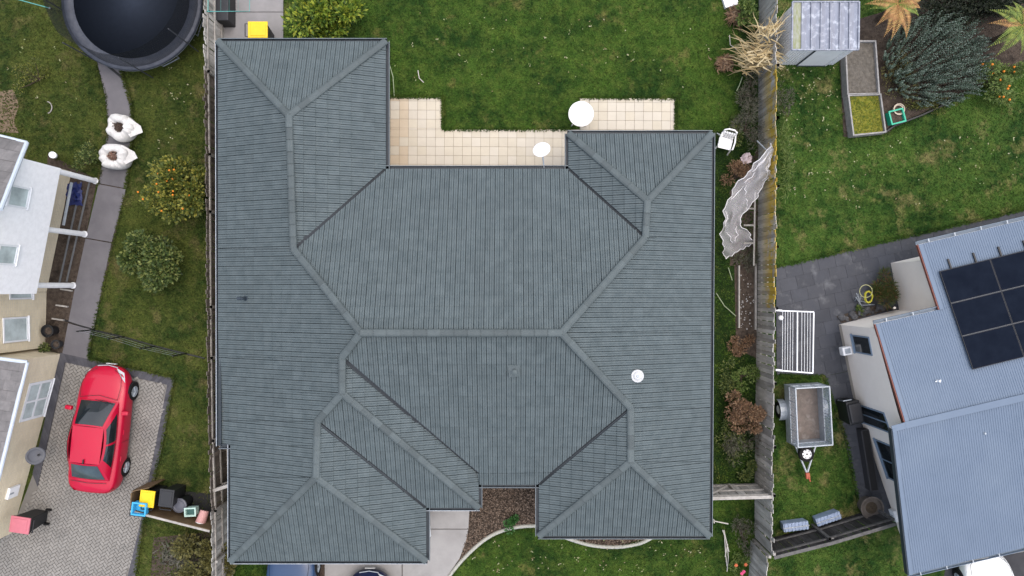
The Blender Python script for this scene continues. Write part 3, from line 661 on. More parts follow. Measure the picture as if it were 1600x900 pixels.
bush('flowering_plant', 'flowering plant with pink blooms beside the bottom of the right fence', 'plant', 1158, 885, 17, .5, l_weed, 500, .08, .04, seed=24, nl=6, stems=False, crown='foliage')
bush('shrub', 'thin dark shrub by the right fence above the pink flowers', 'shrub', 1163, 838, 22, .6, l_twig, 700, .11, .018, ry=34, seed=25, nl=8)
fl = bpy.data.objects['flowering_plant']
for x, y, c in ((1159,896,'p'),(1150,883,'o'),(1165,882,'o'),(1162,893,'p')):
    p = P(x, y, .5); mb = MB()
    for k in range(6): mb.leaf(p, Vector((math.cos(k*1.05), math.sin(k*1.05), .3)), Vector((0,0,1)), .08, .06)
    mb.build('flower', plain('bloom_'+c, (.75,.08,.22) if c == 'p' else (.6,.14,.05), .6), fl)

# grey green bush: many upright needle-clad stems
rng = random.Random(31); up = Vector((0,0,1)); c0 = P(1466, 92, .6); t = thing('rosemary_bush', 'large grey green needle leaved bush in the planted corner', 'bush', (c0.x, c0.y, 0)); mb = MB(); st = MB()
for i in range(520):
    a = rng.uniform(0,6.28); q = math.sqrt(rng.random()); b = Vector((c0.x+math.cos(a)*q*72*K, c0.y+math.sin(a)*q*62*K, 0))
    hh = (1.5-.85*q**2)*rng.uniform(.75,1.1); tip = b + Vector((math.cos(a)*q*.3+rng.gauss(0,.06), math.sin(a)*q*.3+rng.gauss(0,.06), hh)); st.tube([b, tip], [.012,.004], 4)
    for k in range(22):
        f = .3+.7*k/21; p = b.lerp(tip, f); an = k*2.4
        mb.leaf(p, Vector((math.cos(an), math.sin(an), .9)), Vector((0,0,1)), .10*(1.15-.5*f), .036)
mb.build('foliage', l_ros, t); st.build('stems', m_bark, t)

# ferns
def fern(label, px, py, h, n, L, seed, mats):
    rng = random.Random(seed); c = P(px, py, h); t = thing('tree_fern', label, 'fern', (c.x, c.y, 0), None)
    MB().tube([(c.x,c.y,0),(c.x,c.y,h*.5),(c.x,c.y,h)], [.12,.09,.07], 8).build('trunk', m_bark, t)
    for i in range(n):
        a = 6.283*i/n+rng.uniform(-.2,.2); l = L*rng.uniform(.75,1.1); d = Vector((math.cos(a), math.sin(a), 0)); q = Vector((-d.y, d.x, 0)); mb = MB(); pts = []
        for k in range(25):
            f = k/24; pts.append(c + d*l*f + Vector((0,0,l*(.45*f-.75*f*f))))
        mb.tube(pts[::4], [.014,.012,.01,.008,.006,.005,.003], 4)
        for k in range(2, 25):
            f = k/24; wl_ = l*.28*math.sin(math.pi*min(1, f*.8+.2))*(1.05-f*.7)
            for sgn in (-1, 1):
                dd = (q*sgn+d*.45+Vector((0,0,-.15))).normalized()
                mb.leaf(pts[k], dd, Vector((0,0,1)), wl_, l*.045)
                for e in (.35,.6): mb.leaf(pts[k]+dd*wl_*e, (d+q*sgn*.4).normalized(), Vector((0,0,1)), wl_*.22, l*.02)
        mb.build('frond', mats[i % len(mats)], t)
fern('tree fern with browning orange fronds at the top right beside the shed', 1403, 6, 1.3, 13, 1.15, 41, [l_fernb, l_fernb, l_fern, l_fernb, l_fernb])
fern('yellow green tree fern at the top right edge of the garden', 1598, 40, 1.5, 12, 1.25, 42, [l_fern, l_fern, l_fernb, l_fern])

# dried corn stalks over the fence
def straw(name, label, cat, px, py, n, seed, L, spread, mat, dirs=None, z=.6):
    rng = random.Random(seed); c = P(px, py, z); t = thing(name, label, cat, (c.x,c.y,0)); mb = MB()
    for i in range(n):
        a = rng.choice(dirs)+rng.gauss(0,.35) if dirs else rng.uniform(0,6.28); l = L*rng.uniform(.4,1.2); p = c+Vector((rng.gauss(0,spread),rng.gauss(0,spread*.8),rng.uniform(-.5,.5)*z)); d = Vector((math.cos(a),math.sin(a),rng.uniform(-.1,.7))); q = Vector((-d.y,d.x,0)).normalized(); w_ = rng.uniform(.012,.035); vs = []
        for k in range(5):
            f = k/4; m = p+d*l*f+Vector((0,0,-l*.55*f*f))+q*rng.gauss(0,.03)*f; m.z = max(.03, m.z); ww = w_*(1-.8*f); vs += [m-q*ww, m+q*ww+Vector((0,0,.01))]
        mb.add(vs, [(2*k,2*k+1,2*k+3,2*k+2) for k in range(4)])
    mb.build('stalks', mat, t); return t
t = straw('corn_stalks', 'heap of dried straw coloured corn stalks over the fence by the metal shed', 'dried stalks', 1178, 92, 260, 51, .8, .22, l_straw, [0.0,.3,-.1,2.6], 1.0)
straw('corn_stalks', 'loose dried stalks lying on the fence above the straw heap', 'dried stalks', 1190, 62, 60, 52, .9, .14, l_straw, [1.2,2.2,.5], 1.5)
straw('compost_heap', 'round brown compost heap on the lawn left of the corn stalks', 'compost heap', 1133, 98, 420, 53, .2, .14, l_rust, None, .18)
straw('compost_heap', 'brown heap of cuttings near the top end of the right fence', 'compost heap', 1150, 24, 260, 54, .28, .14, l_rust, None, .18)
straw('cuttings', 'dry grey cuttings at the bottom left in front of the bin enclosure', 'cuttings', 275, 868, 160, 55, .3, .25, l_twig, None, .1)
# ================================================================= GRASS BLADES
def tufts(name, poly, n, mat, holes=(), sz=(.05,.11)):
    rng = random.Random(len(poly)*n); xs = [q[0] for q in poly]; ys = [q[1] for q in poly]; mb = MB(); k = 0
    V, Fc = mb.v, mb.f
    while k < n:
        px, py = rng.uniform(min(xs),max(xs)), rng.uniform(min(ys),max(ys)); k += 1
        if not inside(px, py, poly) or any(inside(px, py, h) for h in holes): continue
        p = P(px, py, 0); a = rng.uniform(0,6.28); l = rng.uniform(*sz); w_ = rng.uniform(.012,.03); c, s = math.cos(a), math.sin(a); n0 = len(V); z = rng.uniform(.03,.08)
        V += [(p.x-s*w_, p.y+c*w_, .008), (p.x+s*w_, p.y-c*w_, .008), (p.x+c*l, p.y+s*l, z)]; Fc.append((n0, n0+1, n0+2))
    return mb.build(name, mat, kind='stuff')
def edge_tufts(name, line, n, mat, spread=1.2):
    rng = random.Random(n); mb = MB()
    for i in range(n):
        k = rng.randrange(len(line)-1); f = rng.random(); x, y = [line[k][j]+(line[k+1][j]-line[k][j])*f+rng.gauss(0,spread*.5*(.5+abs(math.sin(f*9+k)))) for j in (0,1)]
        p = P(x, y, 0); a = rng.uniform(0,6.28); l = rng.uniform(.05,.12); w_ = rng.uniform(.012,.028); c, s = math.cos(a), math.sin(a)
        mb.add([(p.x-s*w_,p.y+c*w_,.02),(p.x+s*w_,p.y-c*w_,.02),(p.x+c*l,p.y+s*l,rng.uniform(.06,.12))], [(0,1,2)])
    mb.build(name, mat, kind='stuff')
for ln, n in (([(604,152),(693,152),(693,203),(895,203)],2600),([(906,153),(1056,154.5),(1056,208)],1600),([(700,903),(722,877),(748,853),(775,835),(810,825),(840,824)],900),([(888,843),(925,853),(965,856),(1008,844)],500)): edge_tufts('grass', ln, n, b_lawn)
for ln, n in (([(150,100),(165,150),(170,200),(163,240),(155,287)],900),([(190,110),(207,165),(209,205),(206,240),(198,296),(147,514),(140,560)],2200),([(140,560),(273,590),(254,700),(227,808)],1600),([(227,808),(213,895)],500)): edge_tufts('grass', ln, n, b_dry)
for ln, n in (([(1213,417),(1440,364),(1600,327)],2400),([(1213,586),(1287,588),(1322,690),(1346,812)],1600),([(1318,66),(1326,212),(1384,212),(1440,181),(1500,150),(1600,110)],1500),([(1188,0),(1188,480)],2600),([(1188,585),(1186,870)],1500)): edge_tufts('grass', ln, n, b_lawnr)
gl = leafmat('grass_blades', [(.024,.066,.009),(.05,.115,.016),(.08,.15,.026),(.13,.19,.045)], .8, .1, .2)
gd = leafmat('dry_grass_blades', [(.034,.056,.01),(.07,.088,.018),(.11,.12,.028),(.18,.16,.055)], .8, .1, .2)
path_h = [(150,80),(190,90),(207,165),(209,205),(206,240),(198,296),(147,514),(139,575),(60,575),(60,240),(152,281),(163,240),(170,200),(165,150)]
drive_h = [(40,551),(273,591),(254,700),(227,808),(213,900),(-60,960),(-60,551)]
patio_h = [(604,151),(693,151),(693,202),(906,202),(906,153),(1056,154),(1056,300),(604,300)]
house_h = [(395,110),(620,110),(620,280),(885,280),(885,235),(1080,235),(1080,790),(395,790)]
front_h = [(430,790),(850,790),(850,822),(810,822),(775,833),(748,851),(722,876),(700,903),(690,980),(430,980)]
tufts('grass', [(-5,-5),(345,-5),(350,905),(-5,905)], 42000, b_dry, (path_h, drive_h))
tufts('grass', [(345,-5),(1187,-5),(1187,905),(345,905)], 80000, b_lawn, (patio_h, house_h, front_h, [(345,-10),(443,-10),(443,120),(345,120)], [(885,785),(1025,785),(1012,842),(965,854),(925,851),(888,840)], [(1147,413),(1184,413),(1182,560),(1150,545)]))
tufts('grass', [(1187,-5),(1605,-5),(1605,905),(1187,905)], 46000, b_lawnr, ([(1308,40),(1640,-60),(1640,95),(1500,150),(1440,180),(1396,200),(1384,212),(1318,214)], [(1212,418),(1640,318),(1640,905),(1420,905),(1350,812),(1322,690),(1285,588),(1213,586)]))
# ================================================================= LEFT NEIGHBOUR'S HOUSE
RL = math.radians(-12)                       # its walls lean this way in plan
m_brick = brickmat('cream_brick', (.74,.65,.47), (.68,.59,.42), (.60,.54,.45), RL, 1)
m_clad = plain('white_cladding', (.9,.9,.91), .6)
m_tileg = M('grey_concrete_tile', (.20,.19,.19), (.15,.145,.145), 5, .8, .25, rv=.12, rmode='isl', bump=.004)
m_frame = plain('white_window_frame', (.74,.76,.78), .4)
lh = thing('left_house', 'cream brick and white clad two storey house at the left edge', 'house', P(60,420))
vx, vy = Vector((-math.cos(RL), -math.sin(RL), 0)), Vector((math.sin(RL), -math.cos(RL), 0))   # into the house, down the wall
vx = Vector((-.976,.212,0)); vy = Vector((-.208,-.978,0))
def wallprism(name, a, b, depth, z0, z1, m, par=lh):
    a, b = Vector((*P2(*a),0)), Vector((*P2(*b),0)); return MB().prism([tuple(q.xy) for q in (a, b, b+vx*depth, a+vx*depth)], z0, z1).build(name, m, par)
wallprism('wall', (112,268), (73,456), 5, 0, 2.3, m_brick)
wallprism('wall', (73,456.5), (71,543), 5, 0, 2.6, m_brick)
wallprism('wall', (95.5,553), (20,832), 5, 0, 2.35, m_brick)
# white upper storey with a raked gable wall
zb = 2.2; a, b = P(95,263,zb), P(57,459,zb); dirw = (b-a); Lw = dirw.length; dirw.normalize(); inn = Vector((-dirw.y*-1, dirw.x*-1, 0)); inn = inn if inn.x < 0 else -inn
zg, zr = 4.15, 6.1
def wp(s, z, o=0): return a + dirw*s - inn*o + Vector((0,0,z-zb))
mb = MB(); outl = [(0,zb),(Lw,zb),(Lw,5.2),(Lw*.62,zr),(0,zg)]
vs = [wp(s,z) for s, z in outl] + [wp(s,z)+inn*4 for s, z in outl]; mb.add(vs, [(4,3,2,1,0),(5,6,7,8,9),(0,1,6,5),(1,2,7,6),(2,3,8,7),(3,4,9,8),(4,0,5,9)])
mb.build('upper_wall', m_clad, lh)
for k in range(0):                       # board joints of the cladding
    z = zb+.2*k
    MB().box(wp(Lw/2 if z < zg else Lw*.62, z, .004), (.006, Lw*.99 if z < zg else max(.5, Lw*.7-(z-zg)*2.2), .012), math.atan2(dirw.y, dirw.x)-math.pi/2).build('board_joint', plain('joint_shadow', (.68,.7,.71)) if k == 1 else bpy.data.materials['joint_shadow'], lh)
def wallwin(par, pxs, plane_pt, nrm, fm=m_frame, gm=m_paleglass, fw=.06, mull=(1,1), depth=.03):
    # a framed window whose four corners are the wall points seen at four pixels
    cs = []
    for px, py in pxs:
        d = P(px, py, 0) - Vector((0,0,H)); t = (plane_pt - Vector((0,0,H))).dot(nrm)/d.dot(nrm); cs.append(Vector((0,0,H))+d*t)
    c = sum(cs, Vector())/4; n_ = nrm.normalized(); n_ = n_ if n_.dot(Vector((0,0,H))-c) > 0 else -n_
    up = Vector((0,0,1)); si = up.cross(n_).normalized(); w_ = max(abs((q-r).dot(si)) for q in cs for r in cs)*.92; h_ = max(abs((q-r).z) for q in cs for r in cs)*.96
    fr = MB(); m3 = Matrix((si, n_, up)).transposed()
    def bx(x, z, sx, sz, sy, off):
        vs = [c + si*(x+dx*sx/2) + up*(z+dz*sz/2) + n_*(off+dy*sy) for dy in (0,1) for dx, dz in ((-1,-1),(1,-1),(1,1),(-1,1))]
        return vs, [(3,2,1,0),(4,5,6,7),(0,1,5,4),(1,2,6,5),(2,3,7,6),(3,0,4,7)]
    for x, z, sx, sz in ((0,h_/2-fw/2,w_,fw),(0,-h_/2+fw/2,w_,fw),(-w_/2+fw/2,0,fw,h_-2*fw),(w_/2-fw/2,0,fw,h_-2*fw)): fr.add(*bx(x,z,sx,sz,depth,.001))
    for i in range(1, mull[0]): fr.add(*bx(-w_/2+w_*i/mull[0],0,fw*.8,h_-2*fw,depth*.9,.001))
    for i in range(1, mull[1]): fr.add(*bx(0,-h_/2+h_*i/mull[1],w_-2*fw,fw*.8,depth*.85,.001))
    f = fr.build('window', fm, par)
    for i in range(mull[0]):
        for j in range(mull[1]):
            MB().add(*bx(-w_/2+w_*(i+.5)/mull[0], -h_/2+h_*(j+.5)/mull[1], w_/mull[0]-fw*.9, h_/mull[1]-fw*.9, .008, .003)).build('pane', gm, f)
    MB().add(*bx(0,-h_/2-.02,w_+.06,.035,.06,.002)).build('sill', fm, f)
    return f
wallwin(lh, [(8,323),(16,288),(48,293),(41,326)], a, inn); wallwin(lh, [(-8,414),(-2,380),(29,382),(23,416)], a, inn)
wn = Vector((-vx.x, -vx.y, 0))
bw = Vector((*P2(72.5,500),0))
wn2 = Vector((.998, .02, 0))
wallwin(lh, [(4,537),(9,495),(44,493),(38,535)], bw, wn2, gm=m_paleglass); wallwin(lh, [(14,470),(14,448),(51,448),(49,466)], Vector((*P2(73,460),0)), wn2)
gw = Vector((*P2(95.5,553),0)); gd_ = (Vector((*P2(20,832),0))-gw).normalized(); gn = Vector((-gd_.y, gd_.x, 0)); gn = gn if gn.x > 0 else -gn
wallwin(lh, [(27,662),(48,601),(84,588),(67,650)], gw, gn, mull=(2,2), fw=.09)
def on_wall(px, py, p0, n_):
    d = P(px, py, 0) - Vector((0,0,H)); t = (p0-Vector((0,0,H))).dot(n_)/d.dot(n_); return Vector((0,0,H))+d*t
gz = math.atan2(gn.y, gn.x)
q = on_wall(97,571,gw,gn); b_ = MB().box(q+gn*.09, (.18,.22,.26), gz).build('outside_lamp', m_wpaint, lh, bevel=.015); MB().lathe(q+gn*.19, [(.05,-.1),(.05,.05)], 10).build('shade', m_galv, b_)
b_ = MB().box(on_wall(18,768,gw,gn)+gn*.05, (.1,.42,.5), gz).build('meter_box', m_wpaint, lh, bevel=.012); MB().box(on_wall(14,770,gw,gn)+gn*.105, (.012,.06,.2), gz).build('window_slot', m_galv, b_)
b_ = MB().box(on_wall(42,783,gw,gn)+gn*.12, (.24,.5,.5), gz).build('heat_pump', plain('cream_metal', (.6,.57,.5)), lh, bevel=.02); MB().lathe(on_wall(46,784,gw,gn)+gn*.24, [(.14,0),(.13,.012)], 16, axis=gn).build('fan_grille', m_black, b_)
MB().prism(pp([(20,829),(26,806),(-20,828),(-40,845),(-20,850)]), 0, 2.3).build('door_frame', m_wpaint, lh)
# posts along the overhang
for (x0,y0),(x1,y1) in (((150,283),(96,266)),((133,366),(76,358)),((115,446),(58,445))):
    p = P(x0,y0,0); MB().lathe((p.x,p.y,0), [(.12,0),(.12,.06),(.095,.09),(.095,zb+.05)], 16).build('post', m_wpaint, lh, smooth=False)
MB().tube([P(112,285,.9), P(99,352,.9)], .05, 6).build('rail', m_galv, lh)
MB().tube([P(85,243,0), P(82,242,2.5)], .11, 10).build('downpipe', m_wpaint, lh)
# tiled roofs with pale gutters
def tiled_roof(poly, h, rz, par, mt, gut):
    pts = [on(x, y, h) for x, y in poly]; rf = MB().poly([p-Vector((0,0,.03)) for p in pts]).poly([p-Vector((0,0,.10)) for p in pts[::-1]]).build('roof', m_under, par); k = 0
    mb = MB()
    for c4 in gridclip([(p.x,p.y) for p in pts], pts[0].x, pts[0].y, rz, .30, .34, .004, .5):
        n = len(c4); cx = sum(p[0] for p in c4)/n; cy = sum(p[1] for p in c4)/n
        co, si = math.cos(rz), math.sin(rz); vs = []
        for x, y in c4:
            u = (x-pts[0].x)*co+(y-pts[0].y)*si; v = -(x-pts[0].x)*si+(y-pts[0].y)*co
            vs.append((x+(cx-x)*.015, y+(cy-y)*.015, h(x,y)+.012+.03*(1-((u/.30) % 1 if abs((u/.30) % 1-1) > .02 else 0))))
        vb = [(x, y, h(x,y)-.03) for x, y in c4]; ORG['t'] = Vector((cx,cy,h(cx,cy)))
        me = MB().add(vs+vb, [tuple(range(n))]+[(n+i,n+(i+1)%n,(i+1)%n,i) for i in range(n)]).mesh('roof_tile', mt, ORG['t'])
        o = link('roof_tile', me, rf); o.location = ORG['t'] - ORG[par.name]
    for i, j in gut:
        MB().tube([pts[i]+Vector((0,0,-.02)), pts[j]+Vector((0,0,-.02))], .065, 8).build('gutter', plain('pale_blue_gutter', (.55,.62,.70), .4) if 'pale_blue_gutter' not in bpy.data.materials else bpy.data.materials['pale_blue_gutter'], par)
    return rf
e0, e1_ = P(40,566,2.45), P(-4,752,2.45); ed = (e1_-e0).normalized(); en = Vector((ed.y,-ed.x,0)); en = en if en.x < 0 else -en
hg = lambda x, y: 2.45+.36*((x-e0.x)*en.x+(y-e0.y)*en.y)
tiled_roof([(42,566),(-4,752),(-120,752),(-120,545)], hg, math.atan2(ed.y,ed.x)+math.pi/2, lh, m_tileg, ((0,1),(3,0)))
r0 = wp(0,zg+.08,.25); rd = (wp(Lw*.62,zr+.08,.25)-r0); rdh = Vector((rd.x,rd.y,0)); sl_ = rd.z/rdh.length; rdh.normalize()
hu = lambda x, y: r0.z+sl_*((x-r0.x)*rdh.x+(y-r0.y)*rdh.y)
tiled_roof([(41,223),(0,327),(-70,327),(-70,196)], hu, math.atan2(rdh.y,rdh.x)+math.pi/2, lh, m_tileg, ((0,1),(3,0)))

# ================================================================= THINGS IN THE LEFT GARDEN
def trampoline():
    c = P(205, 0, .85); cx, cy = c.x, c.y; t = thing('trampoline', 'large black round trampoline with a safety net at the top left', 'trampoline', (cx,cy,0)); Ro = 2.5
    MB().lathe((cx,cy,.82), [(.01,-.04),(1.2,-.03),(Ro-.42,.0),(Ro-.40,.012)][::1], 56).build('jump_mat', plain('black_mat', (.028,.035,.05), .95, .03), t, smooth=True)
    MB().lathe((cx,cy,.80), [(Ro-.45,0),(Ro-.43,.06),(Ro-.05,.07),(Ro,.03),(Ro,-.03),(Ro-.45,-.02)], 56, cap=False).build('safety_pad', M('navy_vinyl', (.035,.042,.06), (.06,.068,.09), 5, .55, .4, bump=.02, bs=6), t, smooth=True)
    MB().lathe((cx,cy,.70), [(Ro-.05,0),(Ro,.04),(Ro-.05,.08),(Ro-.1,.04)], 56, cap=False).build('frame', m_galv, t, smooth=True)
    net = MB(); n = 64; V = []
    for j in range(5):
        f = j/4; z = .85+1.35*f; rr = Ro-.12-.16*math.sin(math.pi*f)*.6
        for k in range(n): an = 2*math.pi*k/n; r2 = rr-.06*abs(math.sin(an*4))*f; V.append((cx+r2*math.cos(an), cy+r2*math.sin(an), z-.1*abs(math.sin(an*4))*f))
    net.add(V, [(j*n+k, j*n+(k+1)%n, (j+1)*n+(k+1)%n, (j+1)*n+k) for j in range(4) for k in range(n)])
    net.build('safety_net', alphamat('black_netting', (.014,.016,.02), .58), t, smooth=True)
    for k in range(8):
        an = 2*math.pi*k/8+.13; x, y = cx+(Ro+.02)*math.cos(an), cy+(Ro+.02)*math.sin(an)
        MB().tube([(x,y,.0),(x,y,2.2)], .022, 8).build('pole', plain('dark_foam', (.05,.055,.065), .7) if k == 0 else bpy.data.materials['dark_foam'], t)
        x2, y2 = cx+(Ro-.3)*math.cos(an+.2), cy+(Ro-.3)*math.sin(an+.2)
        MB().tube([(x2,y2,.76),(x2,y2,.02),(cx+(Ro-.3)*math.cos(an+.5),cy+(Ro-.3)*math.sin(an+.5),.02),(cx+(Ro-.3)*math.cos(an+.5),cy+(Ro-.3)*math.sin(an+.5),.76)], .022, 6).build('leg', m_galv, t)
    MB().tube([P(160,96,.05), P(190,121,.05)], .04, 6).build('ladder_rail', m_black, t)
    return t
trampoline()
m_bag = M('white_woven_bag', (.60,.59,.57), (.50,.49,.475), 5, .8, .2, bump=.03, bs=9)
def bulk_bag(label, px, py, ang, seed, leafm):
    rng = random.Random(seed); c = P(px,py,.35); t = thing('garden_bag', label, 'garden bag', (c.x,c.y,0), 'white garden waste bags'); n = 36; V = []; crs = [rng.gauss(0,.055) for _ in range(n)]
    prof_ = [(.40,.0),(.50,.10),(.53,.30),(.52,.48),(.46,.60),(.34,.66),(.22,.62),(.17,.52)]
    for r, z in prof_:
        for k in range(n):
            a = 2*math.pi*k/n; rip = 1+.05*math.sin(a*2+seed)+.035*math.sin(a*3+seed*2+z*3)+.05*math.sin(a*5+seed*3)*(z/.6)+crs[k]*(z/.6)**2
            V.append((c.x+r*rip*math.cos(a), c.y+r*rip*math.sin(a)*.94, z+(.04*math.sin(a*3+seed)+crs[k]*.6)*(z>.4)))
    m = len(prof_); MB().add(V, [(i*n+k,i*n+(k+1)%n,(i+1)*n+(k+1)%n,(i+1)*n+k) for i in range(m-1) for k in range(n)]).build('bag', m_bag, t, smooth=True, sub=1)
    fl_ = MB(); d = Vector((math.cos(ang), math.sin(ang), 0)); q = Vector((-d.y,d.x,0)); o = Vector((c.x,c.y,0))
    fl_.add([o+d*.38+q*.34+Vector((0,0,.60)), o+d*.72+q*.10+Vector((0,0,.42)), o+d*.78-q*.12+Vector((0,0,.36)), o+d*.45-q*.36+Vector((0,0,.56)), o+d*.2+Vector((0,0,.66)),
             o+d*.38+q*.34+Vector((0,0,.585)), o+d*.72+q*.10+Vector((0,0,.405)), o+d*.78-q*.12+Vector((0,0,.345)), o+d*.45-q*.36+Vector((0,0,.545)), o+d*.2+Vector((0,0,.645))], [(0,4,3),(0,3,2,1),(5,8,9),(5,6,7,8),(0,1,6,5),(1,2,7,6),(2,3,8,7)])
    fl_.build('flap', m_bag, t)
    lf = MB()
    for i in range(150): lf.leaf(Vector((c.x+rng.gauss(0,.08), c.y+rng.gauss(0,.08), .53+rng.uniform(0,.06))), Vector((rng.gauss(0,1),rng.gauss(0,1),.3)), Vector((0,0,1)), .07, .035)
    lf.build('garden_waste', leafm, t, kind='stuff')
bulk_bag('white garden bag of dark brown leaves, upper of the two on the path', 190, 200, -.05, 3, leafmat('dark_waste', [(.05,.03,.02),(.10,.06,.04),(.03,.02,.015)]))
bulk_bag('white garden bag of reddish leaves, lower of the two on the path', 181, 245, .1, 8, leafmat('red_waste', [(.16,.07,.05),(.30,.18,.13),(.08,.04,.03),(.4,.3,.24)]))
# clothesline pieces
m_teal = plain('teal_wire', (.10,.36,.33), .5)
t = thing('clothesline', 'teal framed clothesline left of the trampoline at the top edge', 'clothesline', P(75,12)); MB().tube([P(20,-3,1.6), P(77,12.5,1.6)], .016, 6).tube([P(20,-3,1.6), P(10,-60,1.6)], .016, 6).build('frame', m_teal, t); MB().tube([P(77,12.5,1.6), P(79,12,0)], .03, 6).build('post', m_galv, t); MB().tube([P(30,-25,1.6), P(87,-10,1.6)], .005, 5).build('line', m_galv, t)
t = thing('clothesline', 'thin teal clothesline frame beside the left fence above the roof', 'clothesline', P(335,18)); MB().tube([P(325,18,1.6), P(390,17.5,1.6), P(390,-60,1.6)], .014, 6).tube([P(325,18,1.6), P(325,-60,1.6)], .014, 6).build('frame', m_teal, t)
for x in (345,358,372): MB().tube([P(x,18,1.6), P(x,-60,1.6)], .003, 4).build('line', m_teal, t)
MB().tube([P(333,18,1.0), P(322,18,1.6)], .02, 6).build('bracket', m_teal, t)
o = sheet('path', [(340,-60),(443,-60),(443,120),(340,120)], m_soil, .010); o.name = 'rear_path'; ORG['rear_path'] = Vector()
pieces(o, 'slab', [pp(q) for q in ([(340,20),(443,20),(443,115),(340,115)], [(340,-60),(443,-60),(443,19),(340,19)])], M('rear_path_concrete', (.30,.29,.29), (.24,.235,.235), 1.2, .85, .25, bump=.003), .012, .03, .0)
t = thing('compost_bin', 'dark square bin between the left fence and the rear concrete path', 'bin', P(356,8)); bc = P(352,14,.35); MB().box((bc.x,bc.y+.2,.35), (.5,1.5,.7), 0, taper=1.0).build('body', m_black, t, bevel=.03); MB().box((bc.x,bc.y+.2,.73), (.54,1.54,.06)).build('lid', plain('dark_lid', (.03,.032,.038), .5), t, bevel=.02)

def wheelie(label, px, py, rz, lid, body=m_black, h=1.05, open_=0, wd=.56, ln=.66, group=None, z=1.0):
    c = P(px, py, z); t = thing('wheelie_bin', label, 'wheelie bin', (c.x,c.y,0), group); o = Vector((c.x,c.y,0)); m3 = Matrix.Rotation(rz,3,'Z')
    f = lambda x,y,z_: o + m3 @ Vector((x,y,z_))
    MB().box(f(0,0,h*.5+.03), (wd*.94,ln*.94,h-.06), rz, taper=.78).build('body', body, t, bevel=.02)
    MB().box(f(0,0,h-.02), (wd,ln,.05), rz).build('rim', body, t, bevel=.012)
    MB().box(f(0,.02,h+.035), (wd*1.03,ln*1.05,.055), rz, rx=0).box(f(0,.03,h+.065), (wd*.8,ln*.8,.03), rz).build('lid', lid, t, bevel=.022)
    MB().tube([f(-wd*.4,-ln*.52,h-.03), f(-wd*.4,-ln*.66,h+.02), f(wd*.4,-ln*.66,h+.02), f(wd*.4,-ln*.52,h-.03)], .018, 8).build('handle', body, t)
    for s_ in (-1,1):
        MB().lathe(f(s_*wd*.46,-ln*.42,.1), [(.1,-.03),(.1,.03)], 16, axis=m3 @ Vector((1,0,0))).build('wheel', m_rubber, t)
    return t
m_yel = plain('yellow_plastic', (.85,.58,.01), .4); m_pink = plain('pink_plastic', (.55,.16,.20), .45)
wheelie('black wheelie bin with a yellow lid by the roof top edge', 403.5, 48, 1.57+math.pi, m_yel, z=1.0)
wheelie('black wheelie bin with a faded pink lid beside the brick wall', 35, 819, math.pi*.5-.15, m_pink)
# bin enclosure
en_ = thing('bin_enclosure', 'brown wooden screen around the bins beside the driveway', 'bin screen', P(270,808))
m_ply = M('brown_ply', (.17,.115,.06), (.12,.08,.045), 3, .8, .2, bump=.004, rv=.15, rmode='obj'); m_blackg = plain('dark_pad', (.018,.018,.02), .9)
en_base = MB().prism(pp([(236,762),(335,772),(335,815),(228,800)]), .0, .03).build('base', m_blackg, en_)
pc = [P(204,797,1.1), P(262,812,1.1), P(296,820,1.1), P(328,828,1.1)]
for i in range(3):
    a_2, b_2 = pc[i], pc[i+1]; d = (b_2-a_2); MB().box((a_2+b_2)/2-Vector((0,0,.55)), (d.length-.01,.03,1.1), math.atan2(d.y,d.x)).build('panel', m_ply, en_)
a_2, b_2 = P(205,770,1.1), P(204,796,1.1); d = b_2-a_2; MB().box((a_2+b_2)/2-Vector((0,0,.55)), (d.length-.02,.03,1.1), math.atan2(d.y,d.x)).build('panel', m_ply, en_)
a_2, b_2 = P(205,768,1.1), P(234,762,1.1); d = b_2-a_2; MB().box((a_2+b_2)/2-Vector((0,0,.55)), (d.length-.04,.03,1.1), math.atan2(d.y,d.x)).build('panel', m_ply, en_)
a_2, b_2 = P(204,798.5,1.1), P(328,830,1.1); d = b_2-a_2; MB().box((a_2+b_2)/2+Vector((0,0,.01)), (d.length,.07,.035), math.atan2(d.y,d.x)).build('cap', m_rail, en_)
wheelie('black wheelie bin with a yellow lid behind the brown screen', 232, 779, -.12, m_yel, wd=.5, ln=.56, z=1.0)
def crate(name, label, px, py, z, dx, dy, dz, rz, m, cat='crate', fill=None):
    c = P(px,py,z); o = Vector((c.x,c.y,z)); t = thing(name, label, cat, o); m3 = Matrix.Rotation(rz,3,'Z'); mb = MB(); th = .025
    for x, y, sx, sy in ((0,dy/2-th/2,dx,th),(0,-dy/2+th/2,dx,th),(dx/2-th/2,0,th,dy-2*th),(-dx/2+th/2,0,th,dy-2*th)): mb.box(o+m3@Vector((x,y,dz/2)), (sx,sy,dz), rz)
    mb.box(o+m3@Vector((0,0,.012)), (dx-2*th,dy-2*th,.02), rz); mb.build('body', m, t)
    rm = MB()
    for x, y, sx, sy in ((0,dy/2+.008,dx+.05,.04),(0,-dy/2-.008,dx+.05,.04),(dx/2+.008,0,.04,dy-.02),(-dx/2-.008,0,.04,dy-.02)): rm.box(o+m3@Vector((x,y,dz-.004)), (sx,sy,.022), rz)
    rm.build('rim', m, t)
    if fill: MB().box(o+m3@Vector((0,0,dz*.4)), (dx-2*th-.01,dy-2*th-.01,dz*.5), rz).build('contents', fill, t)
    return t
m_blue = plain('sky_blue_plastic', (.05,.40,.72), .35)
c_ = crate('crate', 'bright blue recycling crate in front of the yellow lidded bin', 223, 792, 1.0, .46, .40, .26, -.12, m_blue)
MB().box(P(223,792,.55), (.44,.38,.9), -.12, taper=.9).build('stand_bin', m_black, c_); c_2 = bpy.data.objects
